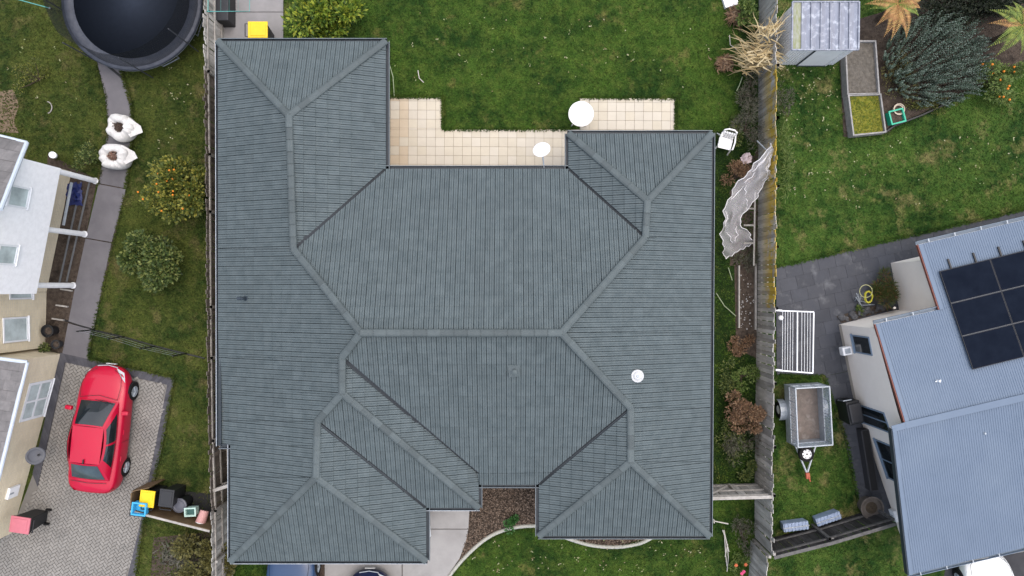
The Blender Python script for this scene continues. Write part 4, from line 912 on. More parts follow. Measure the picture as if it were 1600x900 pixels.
wheelie('black wheelie bin with a black lid inside the brown screen', 262, 778, -.12, plain('black_lid', (.02,.021,.024), .4), z=1.0, wd=.5, ln=.6)
t = thing('rubbish_bin', 'grey round lidded rubbish bin inside the brown screen', 'rubbish bin', Vector((P(280,790,.7).x, P(280,790,.7).y, 0))); o_ = ORG[t.name]
MB().lathe(o_, [(.19,0),(.24,.66)], 24).build('body', m_black, t, smooth=False); MB().lathe(o_+Vector((0,0,.66)), [(.26,0),(.26,.04),(.20,.06),(.17,.05),(.05,.07)], 28).build('lid', plain('grey_lid', (.10,.105,.13), .45), t, smooth=False)
crate('crate', 'pale green basket beside the grey round bin', 303, 796, .5, .36, .26, .3, .05, plain('pale_green', (.45,.62,.55), .4), fill=plain('teal_cloth', (.03,.10,.09)))
t = thing('bucket', 'pink and white bucket lying at the fence end of the brown screen', 'bucket', P(318,803,.4)); ax = Vector((-.25,-1,.35)).normalized(); o_ = P(320,798,.55)
MB().lathe(o_, [(.15,0),(.18,.42)], 20, axis=ax).build('body', plain('faded_pink', (.62,.33,.31), .5), t); MB().lathe(o_+ax*.42, [(.185,0),(.185,.03),(.12,.035)], 20, axis=ax).build('rim', m_white, t); MB().lathe(o_+ax*.455, [(.08,0),(.05,.02)], 12, axis=ax).build('spout', m_black, t)
# satellite dish on the brick wall
def dish(name, label, px, py, z, nrm, r, foot, m, pole_m=m_galv, rec=None):
    c = P(px,py,z); nrm = Vector(nrm).normalized(); t = thing(name, label, 'satellite dish', c); pr = [(.001,-.02),(r*.4,.0),(r*.75,.045),(r,.09)]; pr2 = pr+[(r*1.0,.075),(r*.7,.03),(r*.35,-.015),(.001,-.035)]
    MB().lathe(c, pr2[:4]+[(r,.075),(r*.72,.028)], 28, axis=nrm).build('reflector', m, t, smooth=True)
    f = Vector(foot); MB().tube([c-nrm*.03, (c+f)/2+Vector((0,0,.05)), f], .024, 8).build('mast', pole_m, t)
    l = c+nrm*r*.95; d0 = c-Vector((0,0,r*.8)); MB().tube([d0+nrm*.04, l+Vector((0,0,-.14))], .012, 6).build('arm', pole_m, t); MB().lathe(l+Vector((0,0,-.14)), [(.03,0),(.045,.1)], 10, axis=-nrm).build('receiver', rec or m_black, t)
dish('satellite_dish', 'grey satellite dish on the cream brick garage wall', 55, 712, 1.2, (.7,.1,.8), .30, on_wall(50,714,gw,gn), plain('grey_dish', (.10,.105,.12), .5), m_black)
dish('satellite_dish', 'white satellite dish on a pole at the patio edge of the roof', 847, 236, 2.75, (-.25,.45,.9), .29, P(850,262,2.5), m_white, rec=m_white)
# low wire fence across the left lawn
t = thing('wire_fence', 'low dark wire fence on leaning stakes across the left lawn', 'fence', P(150,515)); sk = [((148,515),(118,519)),((195,526),(171,531)),((243,541),(224,546)),((292,552),(274,556))]
tops = []
for a0, b0 in sk:
    aa = P(*a0,0); tops.append(aa+Vector((0,0,1.0))); MB().tube([aa, aa+Vector((0,0,1.05))], .024, 6).build('stake', m_black, t)
MB().tube([P(100,500,.02), P(148,516,.02), P(195,527,.02), P(243,541,.02), P(320,560,.02)], .03, 5).build('base_rail', m_black, t)
for z in (.35,.65,.95): MB().tube([q-Vector((0,0,1.0-z)) for q in tops], .0025, 4).build('wire', m_galv, t)
mb = MB()
for i in range(3): mb.poly([tops[i]-Vector((0,0,.98)), tops[i+1]-Vector((0,0,.98)), tops[i+1]-Vector((0,0,.05)), tops[i]-Vector((0,0,.05))])
mb.build('netting', alphamat('black_fence_net', (.02,.02,.02), .13), t)
# pots and oddments by the brick corner
def pot(name, label, px, py, r, h, m, cat='pot', fill=m_soil, z=0):
    c = P(px,py,h*.8); o = Vector((c.x,c.y,z)); t = thing(name, label, cat, o); MB().lathe(o, [(r*.72,0),(r*.95,h*.9),(r*1.05,h*.92),(r*1.05,h),(r*.92,h),(r*.9,h*.85)], 24).build('body', m, t); MB().lathe(o+Vector((0,0,h*.8)), [(r*.89,0),(r*.5,.03)], 20).build('contents', fill, t); return t
pot('flower_pot', 'black pot by the brick wall, left of the two beside the path', 76, 517, .22, .45, m_black); pot('flower_pot', 'smaller black pot near the brick corner below its larger neighbour', 88, 538, .16, .3, plain('charcoal_pot', (.03,.032,.036)))
t = thing('tarpaulin', 'crumpled dark blue tarpaulin lying behind the white posts', 'tarpaulin', P(117,303)); mb = MB(); rng = random.Random(5); n = 9
mb.add([P(104+24*i/(n-1)+rng.uniform(-2,2), 286+34*j/(n-1)+rng.uniform(-2,2), .08+.22*rng.random()*math.sin(math.pi*i/(n-1))*math.sin(math.pi*j/(n-1))) for j in range(n) for i in range(n)], [(j*n+i,j*n+i+1,(j+1)*n+i+1,(j+1)*n+i) for j in range(n-1) for i in range(n-1)])
mb.build('sheet', plain('navy_tarp', (.015,.025,.12), .5), t)
for y, l in ((453,'first'),(478,'second'),(499,'third')):
    x = {453:104,478:97,499:91}[y]
    tag(MB().box(P(x,y,.08), (.42,.05,.1), -.15).build('timber_batten', m_rail, loc=P(x,y,0)), {453:'pale timber batten nearest the lowest white post',478:'pale timber batten in the middle of the dark strip',499:'pale timber batten nearest the black pots'}[y], 'batten', 'battens in the dark strip')
t = thing('garden_hoop', 'pale curved hoop lying in the left lawn', 'hoop', P(70,168)); MB().tube([P(74+7*math.sin(a), 168-9*math.cos(a), .05) for a in [x*.3 for x in range(0,11)]], .02, 6).build('ring', m_rail, t)
# ================================================================= CARS
def car(label, px, py, ang, paint, L=4.5, W=1.78, plate=False, name='parked_car'):
    c = Vector((px*1.0*K, py*1.0*K, 0)); t = thing(name, label, 'car', c); m3 = Matrix.Rotation(ang,3,'Z'); sx, sy = W/1.78, L/4.5
    T = lambda v: c + m3 @ Vector((v[0]*sx, v[1]*sy, v[2]))
    St = [(-2.27,.50,.38,.78,.84),(-2.19,.69,.30,.88,.95),(-2.0,.84,.22,.95,1.04),(-1.5,.89,.18,.95,1.06),(-.6,.90,.17,.93,1.02),(.4,.90,.17,.90,.99),(.95,.885,.18,.87,.97),(1.5,.87,.19,.81,.90),(1.9,.77,.21,.73,.82),(2.12,.60,.25,.63,.71),(2.28,.34,.33,.50,.55)]
    mb = MB(); V = []; n = 13
    for y, w_, zl, zs, zd in St:
        half = [(0,zl),(w_*.86,zl),(w_*.97,zl+.1),(w_,zl+.3),(w_*.985,zs-.06),(w_*.90,zs),(w_*.55,zd-.01),(0,zd)]
        V += [T((x,y,z)) for x, z in half] + [T((-x,y,z)) for x, z in half[-2:0:-1]]
    n = 14
    mb.add(V, [(i*n+k,(i+1)*n+k,(i+1)*n+(k+1)%n,i*n+(k+1)%n) for i in range(len(St)-1) for k in range(n)] + [tuple(range(n)), tuple(range((len(St)-1)*n, len(St)*n))[::-1]])
    body = mb.build('body', paint, t, smooth=True, sub=2)
    # cabin shell and glass
    b = {'fl':(-.70,1.05,.93),'fr':(.70,1.05,.93),'ml':(-.80,.15,.92),'mr':(.80,.15,.92),'rl':(-.70,-1.72,1.0),'rr':(.70,-1.72,1.0)}
    r = {'fl':(-.54,.22,1.40),'fr':(.54,.22,1.40),'ml':(-.59,-.3,1.44),'mr':(.59,-.3,1.44),'rl':(-.52,-1.05,1.41),'rr':(.52,-1.05,1.41)}
    Q = lambda *k: [T(v) for v in k]
    sh = MB()
    wind = Q(b['fl'],b['fr'],r['fr'],r['fl']); rear = Q(b['rr'],b['rl'],r['rl'],r['rr'])
    sR = Q(b['fr'],b['rr'],r['rr'],r['fr']); sL = Q(b['rl'],b['fl'],r['fl'],r['rl']); top = Q(r['fl'],r['fr'],r['rr'],r['rl'])
    for q, bu in ((wind,.10),(rear,.08),(top,.05)): sh.patch(q, 8, bu)
    for q in (sR, sL): sh.patch(q, 8, .16)
    cab = sh.build('cabin', paint, t, smooth=True)
    gm = m_glass
    MB().patch(wind, 8, .10, .012, (.06,.94,.04,.95)).build('windscreen', gm, t, smooth=True)
    MB().patch(rear, 8, .08, .012, (.07,.93,.10,.93)).build('rear_window', glassmat('grey_rear_glass', (.035,.05,.056), .1) if 'grey_rear_glass' not in bpy.data.materials else bpy.data.materials['grey_rear_glass'], t, smooth=True)
    for q, fl in ((sR,0),(sL,1)):
        for lo, hi in ((.10,.46),(.50,.84)):
            rr = (lo,hi,.12,.88) if not fl else (1-hi,1-lo,.12,.88); MB().patch(q, 8, .16, .010, rr).build('side_window', gm, t, smooth=True)
    for s_ in (-1,1):
        m_ = MB().box(T((s_*1.0,.72,.98)), (.24,.15,.15), ang+s_*.1); m_.build('mirror', paint, t, bevel=.04)
        MB().patch(Q((s_*.34,2.19,.62),(s_*.64,2.05,.64),(s_*.77,1.72,.76),(s_*.56,1.96,.75))[::s_], 3, .03, .022).build('headlight', plain('clear_lens', (.55,.58,.6), .12), t, smooth=True)
        MB().patch(Q((s_*.50,-2.235,.80),(s_*.78,-2.10,.82),(s_*.82,-1.98,.94),(s_*.55,-2.19,.93))[::-s_], 3, .02, .014).build('tail_light', plain('red_lens', (.25,.01,.015), .15), t, smooth=True)
        for y in (1.38,-1.38):
            o = T((s_*.785,y,.32)); ax = m3 @ Vector((s_,0,0)); wh = thing_part('wheel', t, o)
            MB().lathe(o, [(.18,-.1),(.31,-.1),(.325,-.06),(.325,.06),(.31,.10),(.20,.105)], 26, axis=ax, cap=False).build('tyre', m_rubber, wh)
            rm = MB().lathe(o+ax*.06, [(.2,.0),(.205,.045),(.185,.03)], 24, axis=ax)
            up = Vector((0,0,1)); sd_ = ax.cross(up)
            for k in range(5):
                an = k*1.2566; d = up*math.cos(an)+sd_*math.sin(an); rm.tube([o+ax*.10, o+d*.19+ax*.102], [.035,.022], 4)
            rm.build('rim', m_galv, wh)
            MB().lathe(o+ax*-.02, [(.36,0),(.365,.09),(.33,.092)], 26, axis=ax, cap=False).build('wheel_arch', m_black, t)
    MB().patch(Q((-.30,2.25,.42),(.30,2.25,.42),(.38,2.2,.60),(-.38,2.2,.60)), 4, .02, .03).build('grille', m_black, t)
    MB().tube([T((-.36,2.225,.615)), T((0,2.285,.62)), T((.36,2.225,.615))], .018, 6).build('chrome_strip', m_galv, t)
    for z, y, s_ in ((.40,2.31,1),(.62,-2.29,-1)):
        pl = MB().box(T((0,y,z)), (.36,.012,.12), ang).build('number_plate', m_wpaint, t)
    MB().box(T((0,-.98,1.485)), (.04,.16,.05), ang, taper=1.0).build('antenna_fin', m_black, t, bevel=.012)
    for y0, pts in ((0,[(-.66,1.14,.985),(0,1.26,1.005),(.66,1.14,.985)]),(1,[(-.63,-1.80,1.052),(0,-1.83,1.085),(.63,-1.80,1.052)])): MB().tube([T(p) for p in pts], .009, 5).build('panel_gap', m_black, t)
    for s_ in (-1,1): MB().tube([T((s_*.66,1.14,.975)), T((s_*.70,1.6,.90)), T((s_*.60,2.0,.775)), T((s_*.3,2.16,.70))], .008, 5).build('bonnet_gap', m_black, t)
    for s_ in (-1,1): MB().tube([T((s_*.1,1.10,1.0)), T((s_*.1+.45,1.02,1.035))], .010, 5).build('wiper', m_black, t)
    for s_ in (-1,1):
        MB().tube([T((s_*.915,-.35,.35)), T((s_*.918,-.35,.88))], .006, 4).build('door_gap', m_black, t)
        for y in (.0,-.95): MB().box(T((s_*.915,y,.80)), (.03,.17,.03), ang).build('door_handle', paint, t)
    return t
def thing_part(name, par, loc):
    o = link(name, None, par); o.location = Vector(loc)-ORG[par.name]; ORG[o.name] = Vector(loc); o.empty_display_size = .1; return o
car('red sedan parked on the herringbone brick driveway', -626, -214, -math.radians(6.2), paintmat('red_paint', (.40,.001,.026)))
car('medium blue car under the bottom left eave', -336, -487, .0, paintmat('blue_paint', (.022,.055,.13)), L=4.4)
car('dark navy car with a white plate at the bottom edge', -218, -522, .0, paintmat('navy_paint', (.008,.014,.05)), L=4.2, W=1.7)
car('white car under the bottom right corner of the blue roof', 738, -497, math.radians(13)+math.pi*0, paintmat('white_car_paint', (.75,.77,.78)))

# ================================================================= BACK LAWN THINGS
c = P(908,178,.72); t = thing('round_table', 'white round plastic garden table on the patio corner', 'table', (c.x,c.y,0)); o_ = Vector((c.x,c.y,0))
MB().lathe(o_, [(.42,.66),(.45,.70),(.455,.72),(.44,.735),(.02,.735)], 48).build('tabletop', m_white, t); MB().lathe(o_+Vector((0,0,.735)), [(.02,0),(.012,.004)], 12).build('umbrella_hole', m_galv, t)
for k in range(4): a_ = .75+k*math.pi/2; MB().tube([o_+Vector((.2*math.cos(a_),.2*math.sin(a_),.7)), o_+Vector((.38*math.cos(a_),.38*math.sin(a_),0))], [.03,.022], 8).build('leg', m_white, t)
# plastic garden chair
c = P(1134,222,.45); t = thing('garden_chair', 'white plastic garden chair on the grass right of the big roof', 'chair', (c.x,c.y,0)); o_ = Vector((c.x,c.y,0)); m3 = Matrix.Rotation(-.25,3,'Z'); f = lambda x,y,z: o_+m3@Vector((x,y,z))
def slab_(pts, th): return MB().add([f(*p) for p in pts]+[f(p[0],p[1],p[2]-th) for p in pts], [tuple(range(len(pts)))]+[tuple(range(2*len(pts)-1,len(pts)-1,-1))]+[(i,i+len(pts),(i+1)%len(pts)+len(pts),(i+1)%len(pts)) for i in range(len(pts))])
slab_([(-.24,-.24,.42),(.24,-.24,.42),(.25,.1,.41),(.22,.24,.41),(-.22,.24,.41),(-.25,.1,.41)], .03).build('seat', m_white, t)
for i in range(5):
    x = -.17+.085*i; MB().tube([f(x,.19,.43), f(x*1.02,.26,.62), f(x*1.03,.28,.70)], .044, 6).build('back_slat', m_white, t)
MB().tube([f(-.24,.24,.6), f(-.22,.32,.80), f(-.1,.36,.87), f(.1,.36,.87), f(.22,.32,.80), f(.24,.24,.6)], .03, 8).build('back_rail', m_white, t)
for s_ in (-1,1):
    MB().tube([f(s_*.24,.26,.64), f(s_*.27,.0,.66), f(s_*.26,-.24,.62)], .03, 8).build('armrest', m_white, t)
    MB().tube([f(s_*.26,-.24,.62), f(s_*.25,-.22,.42), f(s_*.28,-.32,0)], [.03,.028,.022], 8).build('leg', m_white, t); MB().tube([f(s_*.22,.2,.42), f(s_*.27,.36,0)], [.03,.022], 8).build('leg', m_white, t)
# white netting draped over a frame at the fence
t = thing('bird_netting', 'crumpled white bird netting draped over the bed beside the mossy fence', 'netting', P(1155,340)); mb = MB(); rng = random.Random(77)
Lf = [(1204,224),(1182,255),(1160,278),(1142,302),(1133,330),(1129,360),(1129,385),(1136,404)]; Rt = [(1206,232),(1203,262),(1200,272),(1190,298),(1170,322),(1158,352),(1172,365),(1179,378)]; Zz = [1.68,1.6,1.4,1.2,1.1,.9,.6,.25]
nn = 11; V = []; mm = 36
def sm(a, k, f): 
    p0, p1, p2, p3 = a[max(k-1,0)], a[k], a[min(k+1,len(a)-1)], a[min(k+2,len(a)-1)]; return .5*((2*p1)+(p2-p0)*f+(2*p0-5*p1+4*p2-p3)*f*f+(3*p1-p0-3*p2+p3)*f**3)
for j in range(mm):
    q = j/(mm-1)*(len(Lf)-1); k = min(int(q), len(Lf)-2); fr = q-k
    lw_ = 2.6*math.sin(j*.9)+1.8*math.sin(j*2.1); rw_ = 3.0*math.sin(j*.7+1)+1.6*math.sin(j*1.9)
    lx, ly, rx, ry, zz = [sm(a_, k, fr) for a_ in ([p[0] for p in Lf],[p[1] for p in Lf],[p[0] for p in Rt],[p[1] for p in Rt],Zz)]
    for i in range(nn):
        u = i/(nn-1); V.append(P(lx+lw_*(1-u)+(rx-lx+rw_)*u+rng.uniform(-.4,.4), ly+(ry-ly)*u+rng.uniform(-.5,.5), max(.06, zz*(1-.15*u)+.10*math.sin(u*9+j*.45)*math.sin(j*.31+1)+.05*math.sin(u*16-j*.8)+rng.uniform(-.015,.015))))
mb.add(V, [(j*nn+i,j*nn+i+1,(j+1)*nn+i+1,(j+1)*nn+i) for j in range(mm-1) for i in range(nn-1)]); mb.build('net', alphamat('white_net', (.66,.65,.68), .30, .9), t, smooth=True)
for i0, rr in ((0,.014),(nn-1,.014)): MB().tube([V[j*nn+i0] for j in range(mm)], rr, 5).build('folded_edge', plain('net_fold', (.62,.61,.62), .8) if i0 == 0 else bpy.data.materials['net_fold'], t)
wk = MB()
for q_ in range(16):
    i, j, di = rng.randrange(nn), rng.randrange(mm-8), rng.choice((-1,0,0,1)); pt = []
    for k in range(rng.randrange(4,9)):
        pt.append(Vector(V[min(mm-1,j+k)*nn+max(0,min(nn-1,i))])+Vector((0,0,.012))); i += di if rng.random() < .5 else 0
    wk.tube(pt, [.004+.012*math.sin(math.pi*(k+.3)/len(pt)) for k in range(len(pt))], 5)
wk.build('wrinkles', bpy.data.materials['net_fold'], t, kind='stuff')
MB().tube([V[(mm-1)*nn+i]+Vector((0,rng.uniform(-.06,.06),0)) for i in range(nn)], .018, 5).build('folded_edge', bpy.data.materials['net_fold'], t)
t = thing('trellis', 'grey timber trellis against the fence under the white netting', 'trellis', P(1178,350))
for a0, b0 in (((1180,300),(1178,415)),((1165,326),(1180,326)),((1162,352),(1179,352)),((1162,380),(1178,380))): MB().tube([P(*a0,.5), P(*b0,.5)], .03, 4).build('bar', m_rail, t)
t = thing('timber_edging', 'thin timber edging around the narrow brown vegetable bed', 'edging', P(1155,480))
for a0, b0 in (((1154,415),(1154,512)),((1181,412),(1179,515))): MB().box((P(*a0,.06)+P(*b0,.06))/2, ((P(*b0,0)-P(*a0,0)).length,.05,.16), math.pi/2).build('board', m_rail, t)
mb = MB(); rng = random.Random(12)
for i in range(46): mb.ball(P(rng.uniform(1157,1178), rng.gauss(485,26), .03), rng.uniform(.012,.035), 6)
mb.build('pebbles', plain('pale_pebble', (.42,.40,.38), .8), kind='stuff')
t = thing('plastic_bag', 'crumpled white and pink plastic bag beside the reddish dried shrub', 'bag', P(1166,248)); mb = MB(); rng = random.Random(2); c = P(1166,248,.3); mb.ball(c, .2, 14, .7); mb.v = [tuple(Vector(v)+Vector((rng.gauss(0,.035),rng.gauss(0,.035),rng.gauss(0,.03)))) for v in mb.v]; mb.build('bag', plain('pale_pink_bag', (.66,.55,.56), .5), t)
# sticks and odd pieces on the grass
def stick(name, label, cat, pts, r, m):
    tag(MB().tube([P(*p) for p in pts], r, 6).build(name, m, loc=P(pts[0][0],pts[0][1],0)), label, cat)
m_pale = plain('pale_stick', (.55,.53,.48), .7); m_grn = plain('pale_green_stick', (.30,.36,.22), .8)
tag(MB().tube([P(1115,814,.5), P(1138,818.5,.5)], .022, 6).tube([P(1115,811,.5), P(1116,817.5,.5)], .022, 6).build('pipe', m_pale, loc=P(1115,814)), 'white plastic pipe with a tee end on the grass under the gate', 'pipe')
t = thing('bent_stakes', 'bundle of pale broken stakes lying on the front grass', 'stakes', P(1134,850))
for q in ([(1129,828),(1134,842),(1137,858),(1138,872),(1136,893)],[(1131,828),(1136,850),(1139,862)],[(1132,836),(1134,868),(1136,885)],[(1137,850),(1133,870)]): MB().tube([P(x,y,.12) for x,y in q], .016, 5).build('stake', m_pale, t)
stick('stick', 'longer pale green stick beside the vegetable bed', 'stick', [(1119,458,.05),(1132,478,.06),(1150,494,.05)], .018, m_grn)
stick('stick', 'shorter stick below the white netting', 'stick', [(1138,418,.05),(1144,438,.05)], .018, m_grn)
stick('stick', 'curved pale stick on the grass above the patio corner', 'stick', [(653,110,.05),(655,122,.06),(662,129,.05)], .016, m_pale)
stick('stick', 'dry grass stalk at the right edge of the roof above the patio', 'stick', [(607,95,.05),(614,120,.07),(616,150,.06)], .016, m_straw_m if 'm_straw_m' in globals() else m_grn)
stick('stick', 'pale stick on the grass near the upper compost heap', 'stick', [(1140,55,.05),(1141,70,.05),(1152,78,.05)], .014, m_pale)
stick('stick', 'bent pale stick below the round compost heap', 'stick', [(1160,120,.05),(1155,134,.05),(1151,142,.05)], .018, m_grn)
stick('pole', 'blue grey pole leaning at the mossy fence above the netting', 'pole', [(1183,220,.9),(1197,234,1.3)], .025, m_galv)
tag(MB().box(P(1140,0,.08), (.5,.5,.14), .3).build('box', m_white, loc=P(1140,0)), 'white box cut off by the top edge near the right fence', 'box')
# small pale daisies and leaves on the lawns
mb = MB(); rng = random.Random(99)
for i in range(300):
    px, py = rng.choice(((rng.uniform(610,1110), rng.uniform(5,145)), (rng.uniform(730,1110), rng.uniform(845,895)), (rng.uniform(1215,1590), rng.uniform(210,330)), (rng.uniform(1210,1310), rng.uniform(105,210)), (rng.uniform(5,310), rng.uniform(60,240))))
    if inside(px, py, [(150,80),(190,90),(209,205),(198,296),(150,296)]) or (px < 170 and py > 205) or inside(px, py, [(1310,40),(1640,-60),(1640,95),(1500,150),(1384,212),(1318,214)]): continue
    for k in range(rng.choice((1,1,1,3))): mb.leaf(P(px+rng.uniform(-2,2),py+rng.uniform(-2,2),.09), Vector((rng.gauss(0,1),rng.gauss(0,1),.1)), Vector((0,0,1)), rng.uniform(.04,.09), rng.uniform(.03,.05))
mb.build('fallen_leaves', leafmat('pale_lawn_leaves', [(.16,.2,.06),(.3,.33,.16),(.45,.42,.28),(.2,.14,.06)]), kind='stuff')
# ================================================================= RIGHT NEIGHBOUR'S HOUSE
rh = thing('right_house', 'cream plastered house with a blue grey ribbed metal roof on the right', 'house', P(1500,640))
RT = math.radians(13); ru, rdn = Vector((math.cos(RT), math.sin(RT), 0)), Vector((math.sin(RT), -math.cos(RT), 0))
ZR, SR = 3.02, .145
R0 = P(1415,664,ZR)
hN = lambda x, y: ZR - SR*abs((x-R0.x)*rdn.x+(y-R0.y)*rdn.y)
m_metal = M('blue_grey_steel', (.15,.196,.265), (.138,.182,.247), 1.2, .6, .2, 0, c3=(.163,.21,.275), s3=.5, t3=(.5,.75))
m_trim = plain('red_brown_trim', (.22,.07,.05), .5)
rpoly = {'north':[(1434,382.5),(1467.5,484),(1367.5,506.5),(1415,664),(1700,597),(1700,320)], 'south':[(1394,670),(1420,898),(1700,832),(1700,598)]}
def ribbed(poly, h, u, d, pitch, hgt, m, par, name, convs=None, org=None):
    pts = [on(x, y, h) for x, y in poly]; o = org or pts[0]; mb = MB()
    loc = [((p.x-o.x)*u.x+(p.y-o.y)*u.y, (p.x-o.x)*d.x+(p.y-o.y)*d.y) for p in pts]
    for cv in (convs or [list(range(len(pts)))]):
        cl = [loc[i] if isinstance(i, int) else i for i in cv]
        us = [q[0] for q in cl]; v0, v1 = min(q[1] for q in cl), max(q[1] for q in cl)
        for i in range(math.floor(min(us)/pitch), math.ceil(max(us)/pitch)):
            for a, b, za, zb_ in ((0,.40,0,0),(.40,.52,0,hgt),(.52,.80,hgt,hgt),(.80,.92,hgt,0),(.92,1,0,0)):
                q = cvx_clip([((i+a)*pitch,v0),((i+b)*pitch,v0),((i+b)*pitch,v1),((i+a)*pitch,v1)], cl)
                if len(q) < 3: continue
                vs = []
                for uu, vv in q:
                    x, y = o.x+u.x*uu+d.x*vv, o.y+u.y*uu+d.y*vv; t = (uu/pitch-i-a)/(b-a); vs.append((x, y, h(x,y)+za+(zb_-za)*t))
                mb.add(vs, [tuple(range(len(vs)))])
    ob = mb.build(name, m, par); return ob, pts, loc
def lp(px, py, o): 
    p = on(px, py, hN); return ((p.x-o.x)*ru.x+(p.y-o.y)*ru.y, (p.x-o.x)*rdn.x+(p.y-o.y)*rdn.y)
og = on(1434,382.5,hN)
n_pts = [lp(*q, og) for q in rpoly['north']]
split = lp(1700,430,og)
split = (n_pts[4][0], n_pts[1][1])
rn, ptsN, _ = ribbed(rpoly['north'], hN, ru, rdn, .078, .013, m_metal, rh, 'roof', [[0,1,split,5],[2,3,4,split]], og)
rs_, ptsS, _ = ribbed(rpoly['south'], hN, ru, rdn, .078, .013, m_metal, rh, 'roof', None, og)
def strip(a, b, w_, t_, m, name, par=rh, dz=0):
    a, b = Vector(a), Vector(b); d = b-a; L = d.length; y = d.normalized(); x = y.cross(Vector((0,0,1))).normalized(); z = x.cross(y); c = (a+b)/2+Vector((0,0,dz)); mb = MB()
    vs = [c+x*i*w_/2+y*j*L/2+z*k*t_/2 for k in (-1,1) for i, j in ((-1,-1),(1,-1),(1,1),(-1,1))]
    return mb.add(vs, [(3,2,1,0),(4,5,6,7),(0,1,5,4),(1,2,6,5),(2,3,7,6),(3,0,4,7)]).build(name, m, par)
up = Vector((0,0,1))
rg = strip(ptsN[3]-ru*.02, ptsN[4], .22, .02, m_metal, 'ridge_cap', rh, .03)
strip(ptsS[0]-ru*.02, ptsN[3], .20, .02, m_metal, 'ridge_cap', rh, .026)
for a, b in ((ptsN[0],ptsN[1]),(ptsN[2],ptsN[3])):
    strip(a-ru*.02, b-ru*.02, .03, .10, m_trim, 'barge_board', rh, -.02); strip(a+ru*.06, b+ru*.06, .12, .02, m_metal, 'barge_cap', rh, .035)
strip(ptsS[0]+ru*.05, ptsS[1]+ru*.05, .12, .02, m_metal, 'barge_cap', rh, .035); strip(ptsS[0]-ru*.02, ptsS[1]-ru*.02, .05, .2, m_gutter, 'barge_board', rh, -.08)
m_gut2 = plain('blue_grey_gutter', (.16,.21,.27), .45)
def gut2(a, b, out):
    d = (b-a).normalized(); pr = [(-.02,-.02),(-.02,-.10),(.10,-.10),(.10,-.01),(.115,-.01),(.115,-.115),(-.035,-.115),(-.035,-.02)]; n = len(pr)
    MB().add([a+out*x+up*y for x, y in pr]+[b+out*x+up*y for x, y in pr], [(i,(i+1)%n,n+(i+1)%n,n+i) for i in range(n)]).build('gutter', m_gut2, rh)
    n_ = int((b-a).length/.9)
    for i in range(n_): MB().box(a+d*(.4+i*.9)+out*.05+up*-.012, (.03,.14,.012), math.atan2(d.y,d.x)).build('gutter_bracket', m_galv, rh)
gut2(ptsN[0], ptsN[5], -rdn); gut2(ptsN[2], ptsN[1], -rdn); gut2(ptsS[1], ptsS[2], rdn)
# walls
wb = [(1310,507),(1395,485),(1404,484),(1391,411),(1800,318),(1800,780),(1410,846),(1347,663),(1333,622)]
bs = [Vector((*P2(*q),0)) for q in wb]
wtop = lambda p: hN(p.x, p.y)-.05
mb = MB(); n = len(bs); vs = bs + [Vector((p.x,p.y,wtop(p))) for p in bs]
fsw = [(i,(i+1)%n,n+(i+1)%n,n+i) for i in range(n)]
rw = mb.add(vs, fsw).build('wall', m_cream, rh)
MB().add([v+(Vector((ru.x,ru.y,0))*-.012 if True else v) + Vector((0,0,.0)) for v in (bs[0], bs[8], bs[8]+up*.22, bs[0]+up*.22)], [(0,1,2,3)]).build('plinth', plain('wall_plinth', (.50,.45,.39), .9), rh)
sfm = plain('white_soffit', (.7,.7,.68), .7); mb = MB()
for q in ([0,1,5],[1,2,3],[1,3,4],[1,4,5]): mb.poly([ptsN[i]-up*.09 for i in q])
mb.poly([p-up*.09 for p in ptsS]); mb.build('soffit', sfm, rh)
m_blufr = plain('blue_grey_frame', (.20,.27,.36), .4)
n1w = (bs[8]-bs[0]); n1w = Vector((-n1w.y, n1w.x, 0)).normalized(); n2w = (bs[6]-bs[7]); n2w = Vector((-n2w.y, n2w.x, 0)).normalized()
for q, p0, nn_, mu in (([(1336,552),(1334,522),(1358,526),(1362,555)], bs[0], n1w, (1,1)), ([(1350,662),(1342,630),(1384,645),(1386,675)], bs[8], (bs[7]-bs[8]).cross(up).normalized(), (2,1)), ([(1390,750),(1376,688),(1396,695),(1404,755)], bs[7], n2w, (2,1))):
    wallwin(rh, q, p0, nn_, m_blufr, m_glass, .05, mu)
q = on_wall(1397,803,bs[7],n2w); nn_ = n2w if n2w.x < 0 else -n2w
mx = MB().box(q+nn_*.06, (.12,.42,.5), math.atan2(nn_.y,nn_.x)).build('meter_box', m_wpaint, rh, bevel=.012); MB().box(q+nn_*.125, (.012,.05,.3), math.atan2(nn_.y,nn_.x)).build('window_slot', m_galv, mx)
q = on_wall(1321,545,bs[0],n1w); nn_ = n1w if n1w.x < 0 else -n1w; q.z = .55
ac = MB().box(q+nn_*.18, (.34,.30,.3), math.atan2(nn_.y,nn_.x)).build('tap_box', m_white, rh, bevel=.03); MB().box(q+nn_*.18+up*.152, (.2,.18,.012), math.atan2(nn_.y,nn_.x)).build('vent_slots', m_galv, ac)
MB().tube([P(1398,481,2.35), P(1396,482,.0)], .04, 8).build('downpipe', plain('beige_pipe', (.5,.45,.38)), rh)
p = on(1464,595,hN); MB().tube([p-ru*.09+up*.05, p+ru*.1+up*.05], .02, 6).lathe(p, [(.04,0),(.03,.16)], 10).build('roof_vent', m_wpaint, rh)
p = on(1538,677,hN); MB().lathe(p, [(.05,0),(.03,.06)], 10).build('roof_cap', m_galv, rh)
